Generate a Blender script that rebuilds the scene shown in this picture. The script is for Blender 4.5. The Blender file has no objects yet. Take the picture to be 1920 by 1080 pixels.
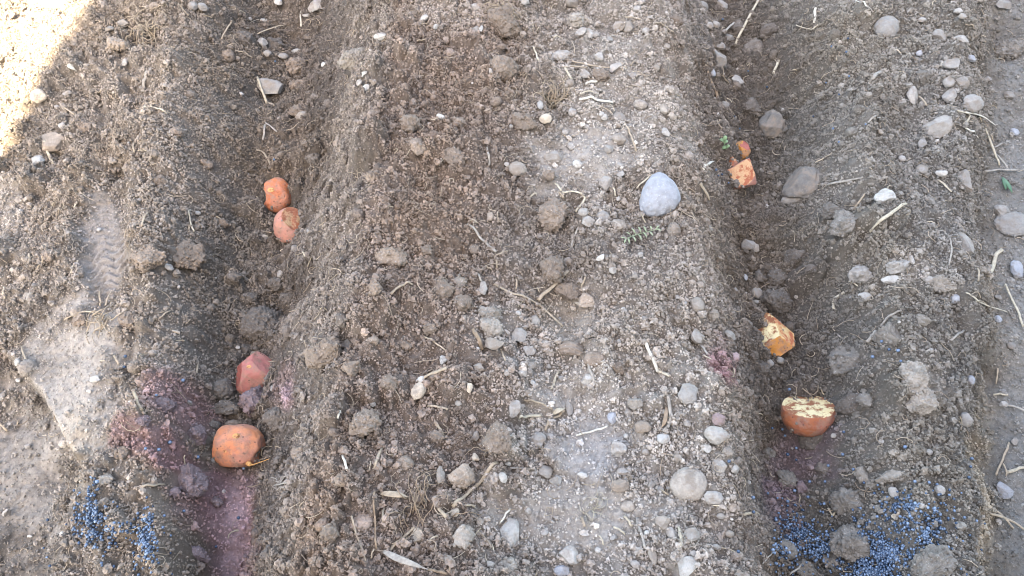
import bpy, math, random
import numpy as np
R = math.radians
random.seed(7)
rng = np.random.default_rng(7)
S = bpy.context.scene
COL = S.collection

# ------------------------------------------------------------------ camera
PITCH, CAMH, FPX = R(57.7), 0.90, 1478.0
cam_d = bpy.data.cameras.new('camera')
cam = bpy.data.objects.new('camera', cam_d); COL.objects.link(cam)
cam.location = (0, 0, CAMH); cam.rotation_euler = (R(90)-PITCH, 0, 0)
cam_d.sensor_width = 36; cam_d.lens = 36*FPX/1920
cam_d.clip_start = 0.02; cam_d.clip_end = 500
S.camera = cam
# ------------------------------------------------------------------ sky, sun, exposure
SUN_EL, SUN_AZ = R(50), R(187.6)          # azimuth clockwise from +Y
w = bpy.data.worlds.new('World'); S.world = w; w.use_nodes = True
nt = w.node_tree; nt.nodes.clear()
sky = nt.nodes.new('ShaderNodeTexSky'); sky.sky_type = 'NISHITA'; sky.sun_disc = False
sky.sun_elevation = SUN_EL; sky.sun_rotation = SUN_AZ; sky.air_density = 1.0; sky.dust_density = 2.0
bg = nt.nodes.new('ShaderNodeBackground'); bg.inputs['Strength'].default_value = 0.15
wo = nt.nodes.new('ShaderNodeOutputWorld')
nt.links.new(sky.outputs[0], bg.inputs[0]); nt.links.new(bg.outputs[0], wo.inputs[0])
sd = bpy.data.lights.new('sun', 'SUN'); sd.energy = 5.0; sd.angle = R(0.5); sd.color = (1.0, 0.93, 0.82)
sun = bpy.data.objects.new('sun', sd); COL.objects.link(sun)
SUNV = np.array([math.sin(SUN_AZ)*math.cos(SUN_EL), math.cos(SUN_AZ)*math.cos(SUN_EL), math.sin(SUN_EL)])
sun.rotation_euler = (R(90)-SUN_EL, 0, math.atan2(SUNV[1], SUNV[0])+R(90)); sun.location = (6, -2, 8)
vs = S.view_settings
vs.view_transform = 'Standard'; vs.look = 'None'; vs.gamma = 1; vs.use_curve_mapping = False
S.cycles.pixel_filter_type = 'BLACKMAN_HARRIS'; S.cycles.filter_width = 0.95
vs.exposure = 3.42
try:
    vs.use_white_balance = True; vs.white_balance_temperature = 8300; vs.white_balance_tint = 10
except Exception: pass

# ------------------------------------------------------------------ helpers
def hsh(*a):
    h = np.zeros(np.broadcast(*a).shape, np.uint64)+np.uint64(1469598103)
    for q in a:
        h = (h ^ q.astype(np.int64).astype(np.uint64))*np.uint64(0x9E3779B97F4A7C15)
        h ^= h >> np.uint64(29)
    h *= np.uint64(0xBF58476D1CE4E5B9); h ^= h >> np.uint64(32)
    return (h & np.uint64(0xFFFFFF)).astype(np.float64)/float(0xFFFFFF)*2-1
def noise2(x, y, seed=0):
    x0 = np.floor(x); y0 = np.floor(y); u = x-x0; v = y-y0
    u = u*u*(3-2*u); v = v*v*(3-2*v); s = np.full_like(x0, seed)
    a = hsh(x0, y0, s); b = hsh(x0+1, y0, s); c = hsh(x0, y0+1, s); d = hsh(x0+1, y0+1, s)
    return (a*(1-u)+b*u)*(1-v)+(c*(1-u)+d*u)*v
def noise3(p, seed=0):
    f0 = np.floor(p); f = p-f0; f = f*f*(3-2*f); s = np.full(len(p), float(seed)); out = 0
    for i in (0, 1):
        for j in (0, 1):
            for k in (0, 1):
                wgt = (f[:, 0] if i else 1-f[:, 0])*(f[:, 1] if j else 1-f[:, 1])*(f[:, 2] if k else 1-f[:, 2])
                out = out+wgt*hsh(f0[:, 0]+i, f0[:, 1]+j, f0[:, 2]+k, s)
    return out
def worley(x, y, seed=0):
    # distance to the nearest of one random point per unit cell
    cx, cy = np.floor(x), np.floor(y); best = np.full_like(x, 9.)
    for i in (-1, 0, 1):
        for j in (-1, 0, 1):
            a, b = cx+i, cy+j; s1 = np.full_like(a, seed); s2 = s1+1
            best = np.minimum(best, (a+.5+.42*hsh(a, b, s1)-x)**2+(b+.5+.42*hsh(a, b, s2)-y)**2)
    return np.sqrt(best)
def lumps(x, y, seed, prob, r0, r1):
    # half-sunk round lumps, at most one per unit cell: height in cell units
    cx, cy = np.floor(x), np.floor(y); best = np.zeros_like(x)
    for i in (-1, 0, 1):
        for j in (-1, 0, 1):
            a, b = cx+i, cy+j; q = [hsh(a, b, np.full_like(a, seed+k)) for k in range(4)]
            r = (r0+(r1-r0)*(q[2]*.5+.5)**2)*(q[3]*.5+.5 < prob)
            d2 = (a+.5+.45*q[0]-x)**2+(b+.5+.45*q[1]-y)**2
            best = np.maximum(best, np.sqrt(np.maximum(r*r-d2, 0)))
    return best
def sstep(t): t = np.clip(t, 0, 1); return t*t*(3-2*t)
ICO = {}
def ico(n):
    if n in ICO: return ICO[n]
    if n == -1:
        V = np.array([(1,0,0),(-1,0,0),(0,1,0),(0,-1,0),(0,0,1),(0,0,-1)], float); F = np.array([(0,2,4),(2,1,4),(1,3,4),(3,0,4),(2,0,5),(1,2,5),(3,1,5),(0,3,5)])
        ICO[n] = (V, F); return ICO[n]
    if n == 0:
        t = (1+5**.5)/2
        V = np.array([(-1,t,0),(1,t,0),(-1,-t,0),(1,-t,0),(0,-1,t),(0,1,t),(0,-1,-t),(0,1,-t),(t,0,-1),(t,0,1),(-t,0,-1),(-t,0,1)], float)
        F = np.array([(0,11,5),(0,5,1),(0,1,7),(0,7,10),(0,10,11),(1,5,9),(5,11,4),(11,10,2),(10,7,6),(7,1,8),(3,9,4),(3,4,2),(3,2,6),(3,6,8),(3,8,9),(4,9,5),(2,4,11),(6,2,10),(8,6,7),(9,8,1)])
    else:
        V0, F0 = ico(n-1); V = list(map(tuple, V0)); cache = {}; F = []
        def mid(a, b):
            k = (min(a, b), max(a, b))
            if k not in cache:
                cache[k] = len(V); V.append(tuple((V0[a]+V0[b])/2))
            return cache[k]
        for a, b, c in F0:
            ab, bc, ca = mid(a, b), mid(b, c), mid(c, a)
            F += [(a, ab, ca), (b, bc, ab), (c, ca, bc), (ab, bc, ca)]
        V = np.array(V); F = np.array(F)
    V = V/np.linalg.norm(V, axis=1)[:, None]
    ICO[n] = (V, F); return ICO[n]
def mk_mesh(name, V, F, mat, color=None, smooth=True):
    V = np.asarray(V, np.float32); F = np.asarray(F, np.int32); k = F.shape[1]
    me = bpy.data.meshes.new(name)
    me.vertices.add(len(V)); me.vertices.foreach_set('co', V.ravel())
    me.loops.add(F.size); me.loops.foreach_set('vertex_index', F.ravel())
    me.polygons.add(len(F)); me.polygons.foreach_set('loop_start', np.arange(0, F.size, k, dtype=np.int32))
    me.polygons.foreach_set('loop_total', np.full(len(F), k, np.int32))
    me.polygons.foreach_set('use_smooth', np.full(len(F), smooth, bool))
    if color is not None:
        ca = me.color_attributes.new('Col', 'FLOAT_COLOR', 'POINT')
        c = np.ones((len(V), 4), np.float32); c[:, :3] = color
        ca.data.foreach_set('color', c.ravel())
    me.update(calc_edges=True); me.validate()
    if mat: me.materials.append(mat)
    return me
def mk(name, V, F, mat, parent=None, color=None, smooth=True, loc=None):
    o = bpy.data.objects.new(name, mk_mesh(name, V, F, mat, color, smooth)); COL.objects.link(o)
    if loc is not None: o.location = [float(q) for q in loc]
    if parent is not None: o.parent = parent
    return o
def tag(o, label=None, cat=None, group=None, kind=None):
    if label: o['label'] = label
    if cat: o['category'] = cat
    if group: o['group'] = group
    if kind: o['kind'] = kind
    return o
def empty(name, loc):
    o = bpy.data.objects.new(name, None); COL.objects.link(o); o.location = [float(q) for q in loc]
    o.empty_display_size = .02; return o

# ------------------------------------------------------------------ materials
def new_mat(name, rough=.9, spec=.25):
    m = bpy.data.materials.new(name); m.use_nodes = True; t = m.node_tree
    b = t.nodes['Principled BSDF']; b.inputs['Roughness'].default_value = rough
    b.inputs['Specular IOR Level'].default_value = spec
    return m, t, b
def node(t, typ, **kw):
    n = t.nodes.new(typ)
    for k, v in kw.items():
        if k in n.inputs: n.inputs[k].default_value = v
        else: setattr(n, k, v)
    return n
def nz(t, scale, detail=4, rough=.6, coord=None):
    n = node(t, 'ShaderNodeTexNoise', Scale=scale, Detail=detail, Roughness=rough)
    if coord: t.links.new(coord, n.inputs['Vector'])
    return n
def ramp(t, fac, stops):
    r = t.nodes.new('ShaderNodeValToRGB'); t.links.new(fac, r.inputs[0]); e = r.color_ramp.elements
    while len(e) < len(stops): e.new(.5)
    for q, (p, c) in zip(e, stops): q.position = p; q.color = (c, c, c, 1) if not isinstance(c, tuple) else (*c, 1)
    return r
def mix(t, fac, a, b, blend='MIX'):
    n = node(t, 'ShaderNodeMix', data_type='RGBA', blend_type=blend)
    for s, v in ((n.inputs[0], fac), (n.inputs[6], a), (n.inputs[7], b)):
        if hasattr(v, 'is_linked'): t.links.new(v, s)
        else: s.default_value = v if not isinstance(v, tuple) else (*v, 1)
    return n.outputs[2]
def bump(t, b, h, strength, dist):
    n = node(t, 'ShaderNodeBump', Strength=strength, Distance=dist)
    t.links.new(h, n.inputs['Height']); t.links.new(n.outputs[0], b.inputs['Normal'])
def soil_mat(name, bscale=500, bd=.0012):
    m, t, b = new_mat(name, .95, .12)
    g = node(t, 'ShaderNodeNewGeometry'); at_ = node(t, 'ShaderNodeVertexColor', layer_name='Col')
    n = nz(t, 260, 5, .7, g.outputs['Position']); r = ramp(t, n.outputs[0], [(.3, .72), (.7, 1.28)])
    c = mix(t, 1.0, at_.outputs[0], r.outputs[0], 'MULTIPLY')
    n2 = nz(t, 900, 2, .6, g.outputs['Position']); r2 = ramp(t, n2.outputs[0], [(.66, 0.0), (.74, .5)])
    c = mix(t, r2.outputs[0], c, (.40, .36, .32))          # pale sand grains
    t.links.new(c, b.inputs['Base Color'])
    bump(t, b, nz(t, bscale, 6, .75, g.outputs['Position']).outputs[0], 1.0, bd)
    return m
M_SOIL = soil_mat('soil'); M_CRUMB = soil_mat('soil_crumb', 700, .001)
def rock_mat(name, col, dirt=.35, rough=.85, speck=.12, dirtcol=(.17, .138, .113)):
    m, t, b = new_mat(name, rough, .3)
    tc = node(t, 'ShaderNodeTexCoord'); oi = node(t, 'ShaderNodeObjectInfo')
    v = node(t, 'ShaderNodeVectorMath', operation='ADD'); t.links.new(tc.outputs['Object'], v.inputs[0]); t.links.new(oi.outputs['Location'], v.inputs[1])
    P = v.outputs[0]
    n = nz(t, 120, 5, .65, P)
    r = ramp(t, n.outputs[0], [(.3, .78), (.7, 1.15)])
    c = mix(t, 1.0, col, r.outputs[0], 'MULTIPLY')
    rr = ramp(t, oi.outputs['Random'], [(0, .82), (1, 1.18)])
    c = mix(t, 1.0, c, rr.outputs[0], 'MULTIPLY')
    s = ramp(t, nz(t, 700, 2, .6, P).outputs[0], [(.62, 0.), (.7, speck)])
    c = mix(t, s.outputs[0], c, (.75, .74, .72))
    d = ramp(t, nz(t, 75, 6, .7, P).outputs[0], [(.62-dirt*.35, 0.), (.72-dirt*.2, min(1, dirt*1.8))])
    c = mix(t, d.outputs[0], c, dirtcol)
    t.links.new(c, b.inputs['Base Color'])
    bump(t, b, nz(t, 420, 6, .7, P).outputs[0], .8, .0012)
    return m
TONE = {
 'W': ('white', (.31, .297, .275), .38), 'P': ('pale grey', (.25, .232, .212), .45), 'G': ('grey', (.20, .188, .175), .45),
 'T': ('tan', (.25, .20, .158), .5), 'B': ('bluish grey', (.255, .264, .285), .35), 'C': ('cream', (.345, .295, .235), .4),
 'N': ('brown', (.175, .138, .111), .5), 'D': ('dark brown', (.108, .092, .080), .5), 'M': ('mauve brown', (.150, .112, .116), .4),
 'K': ('pink dusted', (.25, .175, .17), .4), 'S': ('sandy', (.225, .198, .17), .5), 'F': ('grey brown', (.146, .131, .116), .5), 'E': ('earthy grey', (.112, .103, .094), .5)}
ROCK = {k: rock_mat('stone_'+v[0].replace(' ', '_'), v[1], v[2]) for k, v in TONE.items()}
CLOD = {k: rock_mat('clod_'+v[0].replace(' ', '_'), v[1], .5, .97, .25, (v[1][0]*.7, v[1][1]*.7, v[1][2]*.7)) for k, v in TONE.items()}
M_COBBLE = rock_mat('cobble_blue_white', (.208, .217, .238), .22, .85, .25)
for nd in M_COBBLE.node_tree.nodes:
    if nd.type == 'BUMP': nd.inputs['Strength'].default_value = .3
def straw_mat(name, col):
    m, t, b = new_mat(name, .7, .3); oi = node(t, 'ShaderNodeObjectInfo'); tc = node(t, 'ShaderNodeTexCoord')
    mp = node(t, 'ShaderNodeMapping'); mp.inputs['Scale'].default_value = (1, 1, 1); t.links.new(tc.outputs['Object'], mp.inputs[0])
    r = ramp(t, nz(t, 180, 5, .7, mp.outputs[0]).outputs[0], [(.3, .6), (.7, 1.2)])
    c = mix(t, 1., col, r.outputs[0], 'MULTIPLY'); t.links.new(c, b.inputs['Base Color'])
    bump(t, b, nz(t, 900, 3, .6, mp.outputs[0]).outputs[0], .6, .0006); return m
STRAW = {'w': ('white', straw_mat('straw_white', (.46, .43, .365))), 'c': ('cream', straw_mat('straw_cream', (.36, .315, .24))),
         't': ('tan', straw_mat('straw_tan', (.28, .225, .165))), 'b': ('brown', straw_mat('straw_brown', (.22, .16, .11))),
         'g': ('grey', straw_mat('straw_grey', (.25, .225, .195)))}

# ------------------------------------------------------------------ terrain
CP, SP = math.cos(PITCH), math.sin(PITCH)
def ray(px, py):
    u = (px-960)/FPX; v = (py-540)/FPX
    return np.array([u, CP-v*SP, -SP-v*CP])        # unit step = 1 m of depth
def onplane(px, py, z=.05):
    d = ray(px, py); t = (z-CAMH)/d[2]; return d[0]*t, d[1]*t
# feature lines: height, pixel x at rows 0, 270, 540, 810, 1080
ROWS = (0, 270, 540, 810, 1080)
FEAT = [(.045, (-420, -420, -420, -420, -420)), (.050, (-40, -40, -40, -20, -20)), (.084, (230, 215, 215, 235, 215)), (.100, (330, 300, 300, 285, 265)),
 (.008, (505, 505, 478, 425, 402)), (.000, (550, 560, 522, 470, 442)), (.150, (765, 735, 680, 640, 590)), (.140, (880, 860, 820, 790, 760)),
 (.114, (1080, 1080, 1050, 1060, 1060)), (.114, (1230, 1265, 1310, 1350, 1360)), (.004, (1365, 1385, 1425, 1470, 1465)), (.002, (1420, 1425, 1480, 1525, 1520)),
 (.084, (1590, 1620, 1670, 1710, 1720)), (.070, (1770, 1785, 1800, 1810, 1822)), (.012, (1890, 1870, 1855, 1850, 1862)), (.012, (1990, 1970, 1960, 1950, 1950)), (.05, (2300,)*5)]
FPOLY = []
for h, xs in FEAT:
    pts = [onplane(x, y, h) for x, y in zip(xs, ROWS)]
    FPOLY.append((h, np.polyfit([p[1] for p in pts], [p[0] for p in pts], 1 if len(set(xs)) == 1 else 2)))
def pxscale(py, z=.05):
    return ((z-CAMH)/ray(960, py)[2])/FPX
_OB = {}
def onbase(px, py):
    if (px, py) not in _OB:
        d = ray(px, py); t = np.arange(.5, 2.2, .002); q = np.array([0, 0, CAMH])+t[:, None]*d
        k = q[:, 2] < hbase(q[:, 0], q[:, 1]); i = np.argmax(k) if k.any() else len(t)-1
        _OB[(px, py)] = (q[i, 0], q[i, 1], q[i, 2])
    return _OB[(px, py)]
def blob(x, y, px, py, rx, ry, warp=.35, soft=.5, seed=3, z=.05, ang=0.):
    cx, cy, cz = onbase(px, py); A, B, C, D = (onplane(px+rx, py, cz), onplane(px-rx, py, cz), onplane(px, py-ry, cz), onplane(px, py+ry, cz))
    M = np.linalg.inv(np.array([[(A[0]-B[0])/2, (C[0]-D[0])/2], [(A[1]-B[1])/2, (C[1]-D[1])/2]]))
    dx, dy = x-cx, y-cy; dx, dy, a, b = M[0, 0]*dx+M[0, 1]*dy, M[1, 0]*dx+M[1, 1]*dy, 1., 1.
    d = np.sqrt((dx/a)**2+(dy/b)**2); out = np.zeros_like(d); k = d < 2.6
    if k.any():
        xk, yk = x[k], y[k]
        d = d[k]*(1+warp*noise2(xk*38, yk*38, seed)+.5*warp*noise2(xk*110, yk*110, seed+1))
        out[k] = sstep((1+soft*.5-d)/soft)
    return out
def seg_side(x, y, pts, z=.05):
    """signed offset in x of points from a pixel polyline running down the picture (positive = right of it)"""
    w_ = [onplane(*p, z) for p in pts]; ys = np.array([p[1] for p in w_][::-1]); xs = np.array([p[0] for p in w_][::-1])
    return x-np.interp(y, ys, xs)
LEDGE = [(-90, 560), (-30, 620), (45, 700), (110, 800), (160, 885), (150, 960), (95, 1080)]
def compact(x, y):
    global FOOT
    FOOT = onbase(200, 472)
    c = np.zeros_like(x)
    for a in ((198, 470, 50, 112, 1.), (128, 710, 105, 125, 1.), (45, 900, 85, 180, .95), (60, 1050, 70, 70, .6), (1095, 300, 75, 65, .8), (1160, 110, 110, 120, .35),
              (1075, 600, 45, 45, .7), (1110, 840, 65, 55, .85), (1060, 740, 70, 45, .6), (1080, 970, 130, 70, .65), (1440, 140, 50, 70, .3), (440, 990, 38, 120, .55),
              (1490, 870, 50, 80, .25), (330, 755, 60, 45, .25), (270, 830, 60, 30, .3), (1450, 740, 60, 40, .2), (500, 260, 50, 60, .2), (20, 390, 30, 40, .5), (1720, 740, 40, 40, .3)):
        c = np.maximum(c, a[4]*blob(x, y, *a[:4], soft=1.0))
    r = seg_side(x, y, [(1850, -200), (1830, 270), (1825, 540), (1815, 810), (1830, 1080), (1840, 1300)], .03)
    c = np.maximum(c, .8*sstep((r+.022*noise2(x*11, y*11, 51)+.012*noise2(x*38, y*38, 52))/.03))
    return c
def hbase(x, y):
    H = np.full_like(x, FPOLY[0][0])
    yy = np.clip(y, -.3, 2.0)
    wob = .014*noise2(x*6+3, y*6, 11)+.010*noise2(x*15, y*15, 12)
    f = [np.polyval(p, yy) for _, p in FPOLY]
    for i in range(len(f)-1):
        t = np.clip((x+wob-f[i])/np.maximum(f[i+1]-f[i], .01), 0, 1)
        H = H+(FPOLY[i+1][0]-FPOLY[i][0])*(.45*t+.55*sstep(t))
    far = sstep((np.abs(x)-1.25)/.4)
    H = H*(1-far)+far*(.05+.045*np.cos((x-.2)*2*math.pi/.7))
    # compacted step on the left
    s = seg_side(x, y, LEDGE, .075)
    yb = sstep((onplane(0, 540)[1]-y)/.10)
    H = H-.048*sstep((-s+.004+.004*noise2(x*60, y*60, 14))/.014)*yb
    return H
def hfull(x, y):
    cm = compact(x, y); H = hbase(x, y); rough = 1-.62*cm
    H = H+.006*1.5*noise2(x*9, y*9, 21)+rough*(.012*noise2(x*19, y*19, 22)+.006*np.abs(noise2(x*46, y*46, 23)))
    H = H+rough*(.003*np.abs(noise2(x*95, y*95, 24))+.003*noise2(x*190, y*190, 25))+.0008*noise2(x*330, y*330, 26)+.0012*cm*noise2(x*60, y*60, 27)
    # clods and crumbs run together, with crevices between them
    wx, wy = x+.006*noise2(x*60, y*60, 81)+.003*noise2(x*150, y*150, 83), y+.006*noise2(x*60, y*60, 82)+.003*noise2(x*150, y*150, 84)
    amp = np.clip(.55+.9*noise2(x*8, y*8, 85), .1, 1.25)*(1-.93*cm)
    H = H+amp*(.010*(.62-worley(wx*33, wy*33, 86))+.006*(.62-worley(wx*78, wy*78, 88)))
    am = np.clip(.95+.9*noise2(x*7+5, y*7, 91), .3, 1.45)*(1-.95*cm)*(1+.7*np.exp(-((x-np.polyval(FPOLY[6][1], np.clip(y, -.3, 2.))+.01)/.05)**2))
    H = H+am*np.maximum(np.maximum(.85/15*lumps(wx*15, wy*15, 101, .55, .16, .40), .9/34*lumps(wx*34, wy*34, 111, .7, .16, .44)), .9/72*lumps(wx*72, wy*72, 121, .8, .18, .46))
    # shoe print
    p0, p1 = onbase(182, 385), onbase(207, 565); fa = math.atan2(-(p0[0]-p1[0]), p0[1]-p1[1])
    dx, dy = x-FOOT[0], y-FOOT[1]; ca, sa = math.cos(fa), math.sin(fa); u = dx*ca+dy*sa; v = -dx*sa+dy*ca
    wd = .030+.004*np.sin(v*25)
    m = sstep((wd-np.abs(u))/.016+.5)*sstep((.088-np.abs(v))/.012+.5)
    bars = np.sin((v+.006*np.sin(u*190)+.10*np.abs(u))*2*math.pi/.0125)
    H = H-m*.008+m*.0034*np.clip(1.8*bars, -1, 1)*sstep((.075-v)/.09)*(.7+.3*noise2(x*45, y*45, 5))
    H = H+.002*sstep(1-np.abs(np.abs(u)-wd-.008)/.012)*sstep((.09-np.abs(v))/.02)
    # hollow and pits
    for px, py, r, d in ((500, 190, 26, .022), (262, 208, 18, .014), (1060, 585, 40, .012), (945, 68, 30, .010), (1035, 195, 24, .014), (1790, 570, 22, .014), (275, 72, 46, .028), (230, 325, 16, .018), (650, 640, 20, .024), (115, 892, 40, .022), (1838, 130, 30, .02), (1802, 610, 24, .02), (1846, 700, 26, .02), (1880, 70, 50, .03), (1835, 420, 26, .016), (1800, 520, 22, .014)):
        cx, cy, cz = onbase(px, py); s_ = pxscale(py, cz)*r
        H = H-d*np.exp(-((x-cx)**2+((y-cy)*.9)**2)/s_**2)
    # wandering cracks in the compacted places
    ck = np.abs(noise2(x*17, y*17, 31)+.5*noise2(x*40, y*40, 32)); H = H-.0022*cm*sstep(1-ck/.035)
    return H
def lump(x, y):
    e = sstep((np.abs(x)-1.35)/.5)
    return e
gx = np.arange(-1.16, 1.1601, .0021); gy = np.arange(.04, 1.4201, .0021)
def grow(a, sgn, n, d0, k):
    out = []; d = d0; p = a
    for _ in range(n): d *= k; p += sgn*d; out.append(p)
    return out
# even rim, then cells that grow to the horizon
xs = np.array(grow(gx[0], -1, 110, .0028, 1.078)[::-1]+list(gx)+grow(gx[-1], 1, 110, .0028, 1.078))
ys = np.array(grow(gy[0], -1, 110, .0028, 1.078)[::-1]+list(gy)+grow(gy[-1], 1, 110, .0028, 1.078))
X, Y = np.meshgrid(xs, ys); shp = X.shape
Z = hfull(X.ravel(), Y.ravel()).reshape(shp)
ix0, iy0 = np.searchsorted(xs, gx[0]-1e-6), np.searchsorted(ys, gy[0]-1e-6)
def Hat(x, y):
    x = np.asarray(x, float); y = np.asarray(y, float)
    i = np.clip(np.searchsorted(xs, x)-1, 0, len(xs)-2); j = np.clip(np.searchsorted(ys, y)-1, 0, len(ys)-2)
    u = (x-xs[i])/(xs[i+1]-xs[i]); v = (y-ys[j])/(ys[j+1]-ys[j])
    return (Z[j, i]*(1-u)+Z[j, i+1]*u)*(1-v)+(Z[j+1, i]*(1-u)+Z[j+1, i+1]*u)*v
def normal_at(x, y, d=.012):
    n = np.array([-(Hat(x+d, y)-Hat(x-d, y))/(2*d), -(Hat(x, y+d)-Hat(x, y-d))/(2*d), 1.]); return n/np.linalg.norm(n)
TT = np.arange(.55, 2.2, .0015)
def at(px, py, lift=0.):
    d = ray(px, py); p = np.array([0, 0, CAMH])+TT[:, None]*d
    below = p[:, 2] < Hat(p[:, 0], p[:, 1])+lift
    k = np.argmax(below) if below.any() else len(TT)-1
    return p[k], TT[k]/FPX                            # point, metres per pixel
# colour of the ground
def gcolor(x, y):
    def v3(c): return np.array(c)[None, :]
    n = len(x); yy = np.clip(y, -.3, 2.)
    f = [np.polyval(p, yy) for _, p in FPOLY]; jit_ = .02*noise2(x*14, y*14, 45)+.01*noise2(x*40, y*40, 46)
    base = np.repeat(v3((.176, .150, .128)), n, 0); last = np.array((.176, .150, .128))
    for p, wd, c in ((f[4], .12, (.168, .139, .119)), (f[5]+.02, .05, (.140, .119, .104)), (f[6]-.015, .03, (.152, .119, .099)), (.5*f[7]+.5*f[8], .16, (.172, .146, .126)), (f[9]+.03, .05, (.146, .123, .106)), (f[11], .08, (.152, .139, .124))):
        t = sstep((x+jit_-p)/wd+.5)[:, None]; base = base+t*(np.array(c)-last)[None, :]; last = np.array(c)
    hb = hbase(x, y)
    low_dark = sstep((.105-hb)/.10)*sstep((1.0-np.abs(x-.0))/.2)*(sstep((.62-np.abs(x))/.06))  # soil colour darkens towards the furrow bottoms and lower walls
    base = base*(1-.33*low_dark[:, None])
    nn = noise2(x*7, y*7, 41)*.5+noise2(x*19, y*19, 42)*.35+noise2(x*50, y*50, 43)*.3
    base = base*(1+.22*nn[:, None])
    warm = sstep(noise2(x*11, y*11, 47)*1.6-.1)[:, None]; base = base*(1-warm*.5*v3((.02, .10, .20)))
    def lay(m, c):
        nonlocal base
        m = m[:, None]; m = m*np.clip(.75+.5*nn[:, None], .3, 1); base = base*(1-m)+m*v3(c)
    pale, palb, tan = (.30, .272, .243), (.245, .232, .224), (.27, .225, .17)
    for a in ((1100, 300, 85, 70, .9), (1170, 190, 110, 130, .6), (1140, 50, 130, 80, .5), (830, 25, 90, 30, .4), (1080, 750, 120, 90, .7), (1080, 970, 150, 90, .8), (930, 620, 55, 55, .35),
              (1220, 880, 130, 170, .5), (1130, 190, 120, 160, .45), (1070, 700, 110, 140, .35), (1230, 620, 90, 200, .3), (125, 710, 95, 110, .75), (60, 860, 85, 150, .5), (20, 390, 40, 50, .6), (1310, 640, 60, 120, .25), (1150, 420, 60, 30, .35), (1240, 260, 60, 90, .3), (1710, 505, 55, 30, .5), (1730, 730, 40, 45, .4)):
        lay(a[4]*blob(x, y, *a[:4], soft=.9), pale)
    for a in ((195, 450, 45, 100, .65), (1110, 840, 65, 55, .7), (1760, 300, 60, 260, .2), (1300, 40, 60, 60, .3)):
        lay(a[4]*blob(x, y, *a[:4], soft=.8), palb)
    r = seg_side(x, y, [(1870, -200), (1850, 270), (1850, 540), (1850, 810), (1865, 1080), (1875, 1300)], .02)
    lay(.6*sstep(r/.04)*(.7+.3*noise2(x*20, y*20, 44)), (.21, .21, .205))
    for a in ((1835, 960, 32, 130, .7), (1840, 800, 25, 90, .4), (1050, 585, 45, 40, .3), (150, 850, 30, 80, .35)):
        lay(a[4]*blob(x, y, *a[:4], soft=.9), tan)
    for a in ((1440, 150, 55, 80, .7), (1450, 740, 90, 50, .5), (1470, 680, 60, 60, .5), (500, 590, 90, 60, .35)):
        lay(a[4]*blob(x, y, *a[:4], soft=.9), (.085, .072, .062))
    for a in ((440, 1000, 42, 130, .8), (330, 750, 62, 50, .6), (275, 830, 62, 32, .65), (400, 960, 50, 60, .45), (1350, 690, 36, 50, .75), (1490, 860, 48, 80, .65), (1460, 950, 45, 50, .5), (1480, 1000, 30, 40, .3), (540, 720, 30, 40, .25)):
        lay(min(1, a[4]*1.3)*blob(x, y, *a[:4], soft=.9, seed=8), (.190, .114, .114) if a[0] < 1000 else ((.175, .088, .094) if a[0] == 1350 else (.135, .094, .106)))
    for a in ((445, 1020, 32, 100, .85), (460, 930, 24, 50, .5), (545, 757, 12, 24, .8)):
        lay(a[4]*blob(x, y, *a[:4], soft=1.2, seed=9), (.315, .222, .234))
    lay(.6*blob(x, y, 1890, 70, 55, 60, soft=.9), (.10, .088, .076))
    return np.clip(base, .02, .8)
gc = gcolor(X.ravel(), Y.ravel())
cmg = compact(X.ravel(), Y.ravel())
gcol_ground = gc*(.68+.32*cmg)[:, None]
ny, nx = shp
idx = np.arange(nx*ny).reshape(ny, nx)
quads = np.stack([idx[:-1, :-1], idx[:-1, 1:], idx[1:, 1:], idx[1:, :-1]], -1).reshape(-1, 4)
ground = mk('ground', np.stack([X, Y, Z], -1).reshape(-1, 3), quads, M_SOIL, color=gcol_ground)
tag(ground, 'dug brown garden soil raised in ridges with two planting furrows', 'ground', kind='structure')

# ------------------------------------------------------------------ unseen building added behind the camera to cast the shade on the plot
def shade_house():
    m, t, b = new_mat('shade_house_render', .9, .2)
    c = mix(t, 1., (.50, .46, .41), ramp(t, nz(t, 6, 6, .6).outputs[0], [(.3, .85), (.7, 1.05)]).outputs[0], 'MULTIPLY'); t.links.new(c, b.inputs['Base Color'])
    m2, t2, b2 = new_mat('shade_house_plinth', .85, .2); b2.inputs['Base Color'].default_value = (.30, .28, .26, 1)
    m3, t3, b3 = new_mat('shade_house_roof', .85, .2); b3.inputs['Base Color'].default_value = (.20, .10, .07, 1)
    y0 = -1.9; x0 = -.700-.133/.991*(.87-y0); H = 5.0; L, D = 9., 6.
    root = empty('shade_house', (x0, y0, 0)); tag(root, 'pale rendered building added out of view to cast the shade ending in the sunlit corner', 'shade_house')
    def box(x, X_, y, Y_, z, Z_):
        V = [(q, r, h) for h in (z, Z_) for q, r in ((x, y), (X_, y), (X_, Y_), (x, Y_))]
        return V, [(3, 2, 1, 0), (4, 5, 6, 7), (0, 1, 5, 4), (1, 2, 6, 5), (2, 3, 7, 6), (3, 0, 4, 7)]
    mk('wall', *box(0, L, -D, 0, -.3, H), m, root, smooth=False)
    mk('plinth', *box(.003, L+.02, -D-.02, .02, -.31, .4), m2, root, smooth=False)
    V = [(-.0, .1, H), (L+.1, .1, H), (L+.1, -D-.1, H), (-.0, -D-.1, H), (-.0, -D/2, H+1.6), (L+.1, -D/2, H+1.6)]
    rf = bpy.data.meshes.new('roof'); rf.from_pydata(V, [], [(0, 1, 5, 4), (2, 3, 4, 5), (0, 4, 3), (1, 2, 5), (3, 2, 1, 0)]); rf.materials.append(m3)
    o = bpy.data.objects.new('roof', rf); COL.objects.link(o); o.parent = root
shade_house()

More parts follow.
